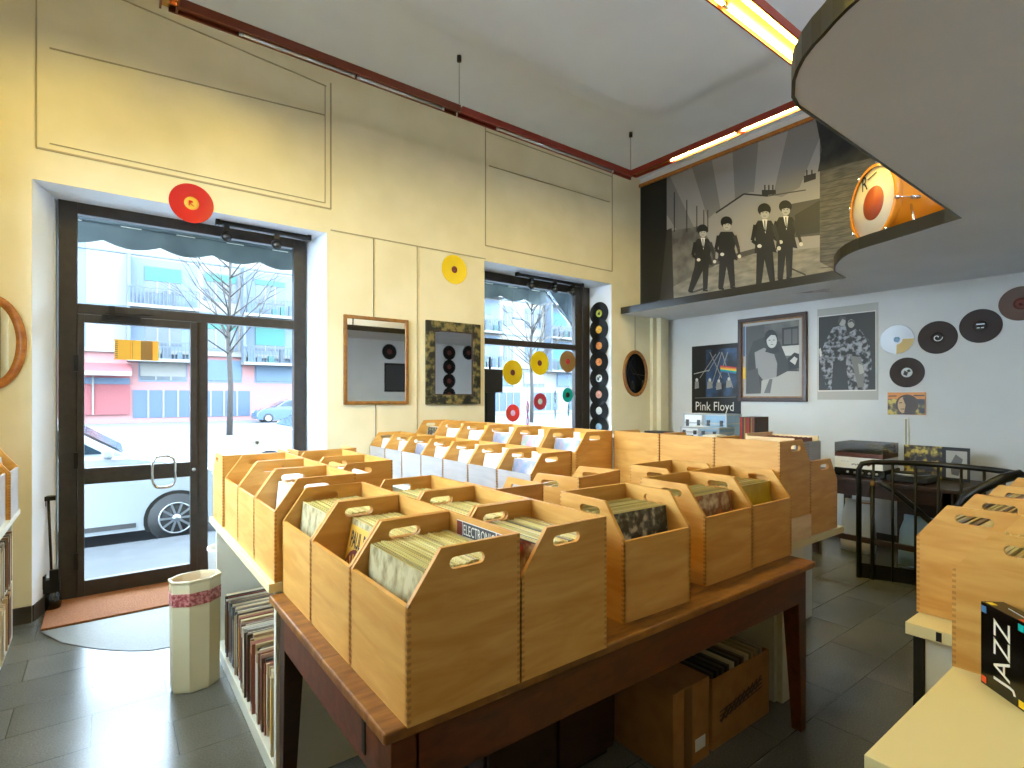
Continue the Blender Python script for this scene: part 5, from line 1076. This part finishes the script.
def car(loc, rz, paint, label):
    t = thing('car', label, 'car', loc, rz)
    # side profile, x forward, body below and cabin above; width 1.7
    hoodline = [(-2.15, .35), (-2.18, .75), (-2.05, .98), (-1.6, 1.02), (.2, 1.0), (.36, 1.0), (.9, .9), (1.25, .78), (1.45, .62), (1.5, .4), (1.45, .22), (1.2, .18), (-1.9, .18), (-2.1, .22)]
    b = MB(paint); secs = [(-.85, .97), (-.80, 1.0), (.80, 1.0), (.85, .97)]
    n_ = len(hoodline); vs = []
    for y_, s_ in secs:
        for x_, z_ in hoodline: vs.append((x_*s_, y_, .3+(z_-.3)*(s_ if z_ > .3 else 1)))
    fs = [(i*n_+j, i*n_+(j+1) % n_, (i+1)*n_+(j+1) % n_, (i+1)*n_+j) for i in range(3) for j in range(n_)]
    tri = tessellate_polygon([[Vector((x, z, 0)) for x, z in hoodline]]); fs += [tuple(q) for q in tri]+[tuple(3*n_+i for i in reversed(q)) for q in tri]
    b.add(vs, fs); bd = b.build('body', t, bevel=.03)
    cab = [(-2.02, 1.0), (-1.75, 1.38), (-1.2, 1.47), (-.6, 1.46), (-.22, 1.36), (.34, 1.0)]
    b = MB(paint); vs = []
    for y_, ins in ((-.79, 0), (-.62, 1), (.62, 1), (.79, 0)):
        for x_, z_ in cab: vs.append((x_, y_ if z_ > 1.01 or not ins else y_*1.2, z_) if ins or z_ < 1.01 else (x_, y_*.86, z_*.995))
    m_ = len(cab); fs = [(i*m_+j, i*m_+j+1, (i+1)*m_+j+1, (i+1)*m_+j) for i in range(3) for j in range(m_-1)]+[tuple(range(m_)), tuple(reversed(range(3*m_, 4*m_)))]
    b.add(vs, fs); b.build('cabin', t)
    for s_ in (-1, 1):
        for win in ([(-1.82, 1.06), (-1.62, 1.33), (-1.05, 1.40), (-.98, 1.04)], [(-.92, 1.04), (-.98, 1.40), (-.55, 1.40), (-.27, 1.31), (.14, 1.04)]):
            b = MB('car_glass'); b.plate(win, (0, s_*.80-(s_*.0), 0), (1, 0, 0), (0, 0, 1), .002)
            b.v = [(p[0], s_*(.795-(p[2]-1.0)*.27+.012), p[2]) for p in b.v]; b.build('window', t)
    b = MB('car_glass'); b.add([(.30, -.70, 1.03), (.30, .70, 1.03), (-.20, .62, 1.365), (-.20, -.62, 1.365)], [(0, 1, 2, 3)]); b.v = [(p[0]+.015, p[1], p[2]+.01) for p in b.v]; b.build('windscreen', t)
    for x_ in (.80, -1.65):
        for s_ in (-1, 1):
            b = MB('tyre'); b.cyl((x_, s_*.70, .275), (x_, s_*.858, .275), .275, seg=28); w_ = b.build('wheel', t)
            b = MB('alu'); yo = s_*.861
            for k in range(10):
                a = 2*PI*k/10; b.bar((x_+.03*math.cos(a), yo, .275+.03*math.sin(a)), (x_+.165*math.cos(a), yo, .275+.165*math.sin(a)), .024, .01, up=(0, 1, 0))
            b.tube([(x_+.17*math.cos(2*PI*k/24), yo, .275+.17*math.sin(2*PI*k/24)) for k in range(24)], .009, seg=6, closed=True); b.cyl((x_, s_*.85, .275), (x_, s_*.872, .275), .04, seg=12); b.build('rim', w_)
            b = MB('black'); b.plate([(x_+.315*math.cos(PI*(k-1.5)/12), .275+.315*math.sin(PI*(k-1.5)/12)) for k in range(16)], (0, s_*.852, 0), (1, 0, 0), (0, 0, 1), .002*s_*-1); b.build('arch_shade', t)  # shade around the tyre laid on as a black plate
    b = MB('dkgrey'); b.box(-1.3, .42, -.862, -.855, .22, .27); b.build('sill', t)
    b = MB('white'); b.plate([(1.28, .58), (1.44, .56), (1.40, .70), (1.15, .76)], (0, -.84, 0), (1, 0, 0), (0, 0, 1), .02); b.build('headlight', t)
    b = MB(paint); b.box(.12, .22, -.94, -.80, 1.0, 1.09); b.build('wing_mirror', t, bevel=.02)
    return t
car((-.15, 8.05, -.15), 0, 'car_silver', 'silver hatchback parked right outside the glazed door')
car((3.4, 12.3, -.15), PI, 'car_white', 'pale car on the road beyond the fixed pane, pointing left')
car((-4.5, 14.5, -.15), 0, 'car_white', 'white car on the road behind the silver hatchback')
car((9.2, 38, -.15), PI, 'car_dark', 'dark car parked across the street beside the bare tree')
car((20.0, 15, -.15), 0, 'car_silver', 'silver car parked outside the shop window')
def bare_tree(x, y, h, label, seed):
    rnd = random.Random(seed); t = thing('bare_tree', label, 'tree', (x, y, -.15)); b = MB('bark'); b.tube([(0, 0, 0), (.05, 0, h*.25), (-.04, .05, h*.5), (.03, 0, h*.75), (0, 0, h)], [.13, .11, .09, .05, .02], seg=8); b.build('trunk', t); b = MB('bark')
    for i in range(34):
        z_ = h*rnd.uniform(.35, .95); a = rnd.uniform(0, 2*PI); L_ = (h-z_)*.45+.9; d = Vector((math.cos(a), math.sin(a), rnd.uniform(.5, 1.1))); p = Vector((0, 0, z_)); q = p+d*L_*.5; r = q+Vector((d.x*.7, d.y*.7, d.z*1.3))*L_*.5
        b.tube([p, q, r], [.035, .02, .006], seg=5)
        for k in range(3):
            a2 = a+rnd.uniform(-1.2, 1.2); e_ = q+(r-q)*rnd.uniform(0, .6); b.tube([e_, e_+Vector((math.cos(a2), math.sin(a2), rnd.uniform(.3, 1)))*L_*.35], [.012, .004], seg=4)
    b.build('branches', t)
bare_tree(4.3, 26, 8.5, 'bare street tree seen through the fixed pane right of the door', 3); bare_tree(-4.6, 30, 8, 'bare street tree seen through the door leaf', 5); bare_tree(22, 27, 8.5, 'bare street tree seen through the shop window', 8)
# buildings across the street
YF = 42.0
def building(x0, x1, h, wm, label, cols, floors, gm='bldg_pink', bal=(), zb=5.0, low=(), gar=()):
    t = thing('apartment_building', label, 'building', ((x0+x1)/2, YF, -.15)); c = (x0+x1)/2
    b = MB(wm); b.box(x0-c, x1-c, 0, 8, 0, h); b.build('facade', t)
    b = MB(gm); b.box(x0-c, x1-c, -.04, 0, 0, 4.45); b.build('ground_floor', t)
    b = MB('bldg_white'); b.box(x0-c, x1-c, -.3, 0, 4.45, 4.7)
    for fz in range(floors): b.box(x0-c, x1-c, -.08, 0, zb+2.35+fz*3.4, zb+2.45+fz*3.4, 'bldg_blue')
    b.build('string_course', t)
    def win(xc, wd, sm, z_, hg, hh, slats=True):
        b = MB('bldg_blue'); b.box(xc-wd/2-.1-c, xc+wd/2+.1-c, -.06, .0, z_-.12, z_+hg+.12); w_ = b.build('window', t)
        b = MB('pane_dark'); b.box(xc-wd/2-c, xc+wd/2-c, -.08, -.06, z_, z_+hg)
        for k in range(1, 3): b.box(xc-wd/2+wd*k/3-.04-c, xc-wd/2+wd*k/3+.04-c, -.10, -.08, z_, z_+hg, 'bldg_white')
        b.build('pane', w_); b = MB(sm); b.box(xc-wd/2-c, xc+wd/2-c, -.13, -.085, z_+hg-hh, z_+hg)
        for k in range(int(hh/.18)): b.box(xc-wd/2-c, xc+wd/2-c, -.14, -.13, z_+hg-hh+k*.18, z_+hg-hh+k*.18+.03)
        b.build('shutter', w_)
    for fz in range(floors):
        z_ = zb+fz*3.4
        for i, (xc, wd, sm) in enumerate(cols):
            win(xc, wd, sm, z_, 1.7, [.5, 1.7, .35, .9, 1.3][(fz*3+i*2) % 5])
            if i in bal:
                b = MB('bldg_blue'); b.box(xc-1.95-c, xc+1.95-c, -.05, 0, z_-.9, z_+2.2); b.box(xc-1.95-c, xc-1.8-c, -1.1, 0, z_-.9, z_+2.3); b.build('recess', t)
                b = MB('bldg_white'); b.box(xc-1.95-c, xc+1.95-c, -1.2, 0, z_-1.1, z_-.9); bl = b.build('balcony', t); b = MB('rail_grey'); b.box(xc-1.95-c, xc+1.95-c, -1.2, -1.16, z_+.12, z_+.2)
                for k in range(20): b.box(xc-1.9+k*.2-c, xc-1.85+k*.2-c, -1.19, -1.17, z_-.9, z_+.15)
                b.build('railing', bl); b = MB('shutter_blue'); rb = random.Random(int(xc*10)+fz)
                for k in range(5): a_ = xc-1.6+k*.7+rb.uniform(-.2, .2)-c; b.box(a_, a_+rb.uniform(.2, .5), -1.05, -.8, z_-.9, z_-.9+rb.uniform(.4, 1.1), rb.choice(['shutter_blue', 'shutter_green', 'rail_grey']))
                b.build('balcony_plants', bl)
    for xc, wd, sm in low: win(xc, wd, sm, 2.75, 1.35, 1.3 if sm != 'bldg_white' else 1.1)
    for xc, wd in gar:
        b = MB('garage'); b.box(xc-wd/2-c, xc+wd/2-c, -.07, -.04, .3, 2.1)
        for k in range(1, 4): b.box(xc-wd/2+k*wd/4-c-.05, xc-wd/2+k*wd/4-c+.05, -.1, -.07, .3, 2.1, 'bldg_white')
        b.build('shopfront', t)
    return t
building(-30, -.95, 13.6, 'bldg_blue', 'grey-blue apartment block at the far left through the door glass', [(-3.2, 1.4, 'shutter_blue'), (-6.4, 1.4, 'shutter_blue')], 2, gm='bldg_pink', low=[(-4, 2.4, 'shutter_blue')])
building(-.94, 24.0, 13.2, 'bldg_white', 'white and pink apartment block with green shutters seen through the door', [(3.05, 2.0, 'shutter_green'), (6.4, 1.9, 'shutter_green'), (9.6, 2.0, 'shutter_green'), (13.2, 1.9, 'shutter_blue'), (16.8, 1.9, 'shutter_green'), (20.5, 2, 'shutter_blue')], 2, bal=(0, 2, 4), low=[(3.05, 2.5, 'bldg_white'), (6.4, 2.5, 'shutter_blue'), (9.9, 2.5, 'shutter_blue'), (14, 2.4, 'shutter_blue'), (18, 2.4, 'bldg_white')], gar=[(3.05, 3.3), (6.6, 3.3), (14, 3.3)])
building(24.2, 70, 14.6, 'bldg_cream', 'pale apartment block with balconies seen through the shop window', [(28.3, 1.8, 'shutter_blue'), (31.3, .9, 'bldg_blue'), (34.4, 1.9, 'bldg_blue'), (37.9, 2.0, 'shutter_green'), (42.0, 1.6, 'shutter_blue'), (47, 1.8, 'bldg_blue')], 3, gm='bldg_white', bal=(0, 3, 5), zb=5.3, low=[(30.5, 2.6, 'shutter_blue'), (34.5, 2.6, 'bldg_white'), (39, 2.8, 'shutter_blue')], gar=[(31, 3.4), (36, 3.4), (41, 3.4)])
t = thing('street_awning', 'pink and red shop canopy across the street seen through the door leaf', 'awning', (.1, 41.0, 2.3)); b = MB('bldg_red'); b.add([(-1.9, .85, 1.3), (1.2, .85, 1.3), (1.2, -.5, .75), (-1.9, -.5, .75)], [(0, 3, 2, 1)]); b.box(-1.9, 1.2, -.52, -.48, .5, .75, 'bldg_white'); b.build('cloth', t); b = MB('bldg_red'); b.box(-1.8, 1.15, .8, .85, -1.9, .5); b.box(-1.8, 1.15, .76, .8, .0, .4, 'garage'); b.box(-.75, -.65, .7, .76, -1.9, .5, 'bldg_white'); b.build('shopfront', t)
t = thing('street_lamp', 'curved street lamp seen through the top of the shop window', 'lamp', (24.5, 30, -.15)); b = MB('rail_grey'); b.tube([(0, 0, 0), (0, 0, 6.4), (-.3, 0, 7.0), (-1.2, 0, 7.2)], .06); b.build('pole', t); b = MB('rail_grey'); b.box(-1.7, -1.1, -.12, .12, 7.12, 7.25); b.build('lamp_head', t)

# ------------------------------------------------------------------ unseen lamps added for brightness, behind the camera and on the mezzanine
def white_strip(x, y, z, ax_, L_, label, strength=None):
    t = thing('ceiling_lamp', label, 'lamp', (x, y, z)); b = MB('white'); d = Vector((1, 0, 0)) if ax_ == 'x' else Vector((0, 1, 0)); b.bar(-d*L_/2, d*L_/2, .09, .04); b.build('housing', t); b = MB('tube_lit'); b.cyl(-d*L_/2*.96-Vector((0, 0, .035)), d*L_/2*.96-Vector((0, 0, .035)), .014, seg=10); b.build('fluorescent_tube', t)
base('opal', 'ffffff', .5, emit=14, ecol=(.93, .96, 1.0))  # glow of the pendants added behind the camera
for x_, y_ in ((-.1, -1.2), (.9, -1.2), (.4, -2.0)):
    t = thing('added_pendant_lamp', 'white pendant uplight added unseen behind the camera for brightness', 'lamp', (x_, y_, 3.5), 0, 'added pendant uplights behind the camera')
    b = MB('white'); b.box(-.16, .16, -.32, .32, -.05, -.04); b.box(-.16, -.15, -.32, .32, -.04, .04); b.box(.15, .16, -.32, .32, -.04, .04); b.box(-.15, .15, -.32, -.31, -.04, .04); b.box(-.15, .15, .31, .32, -.04, .04); b.build('lamp_shade', t); b = MB('opal'); b.box(-.12, .12, -.29, .29, -.01, .01); b.box(-.02, .02, -.02, .02, -.04, -.01, 'white'); b.build('light_panel', t)
    b = MB('black_metal'); b.cyl((0, 0, .01), (0, 0, ZC-3.5-.001 if y_ < -1.6 else ZC-3.5-.054), .004, seg=6); b.build('cord', t)

base('globe', 'ffffff', .5, emit=45, ecol=(.9, .95, 1.0))  # glow of the lamp added to brighten ceiling and upper walls
t = thing('added_floor_lamp', 'globe floor lamp added out of sight on the mezzanine for brightness', 'lamp', (3.5, .25, ZS+.08))
b = MB('black_metal'); b.lathe([(.16, 0), (.16, .02), (.02, .03)], seg=24); b.build('base', t); b = MB('black_metal'); b.cyl((0, 0, .02), (0, 0, .95), .012); b.build('pole', t)
b = MB('globe'); b.lathe([(.15*math.sin(PI*k/12), .94+.15-.15*math.cos(PI*k/12)) for k in range(13)], seg=24); b.build('lamp_shade', t)

# ------------------------------------------------------------------ sky, camera, view
w = bpy.data.worlds.new('sky'); bpy.context.scene.world = w; w.use_nodes = True; nt = w.node_tree; bg = nt.nodes['Background']
bg.inputs[0].default_value = (.70, .86, 1.0, 1); bg.inputs[1].default_value = 15.0
cam = bpy.data.cameras.new('camera'); co = bpy.data.objects.new('camera', cam); C.objects.link(co)
cam.sensor_fit = 'HORIZONTAL'; cam.sensor_width = 36; cam.lens = 36*F_/1024; cam.shift_y = 13/1024; cam.clip_start = .02; cam.clip_end = 300
co.location = (0, 0, EYE); co.rotation_euler = (PI/2, 0, -math.atan2(SS, CC))
sc = bpy.context.scene; sc.camera = co
sc.view_settings.view_transform = 'Standard'; sc.view_settings.look = 'None'; sc.view_settings.exposure = .55; sc.view_settings.gamma = 1
sc.view_settings.use_curve_mapping = False
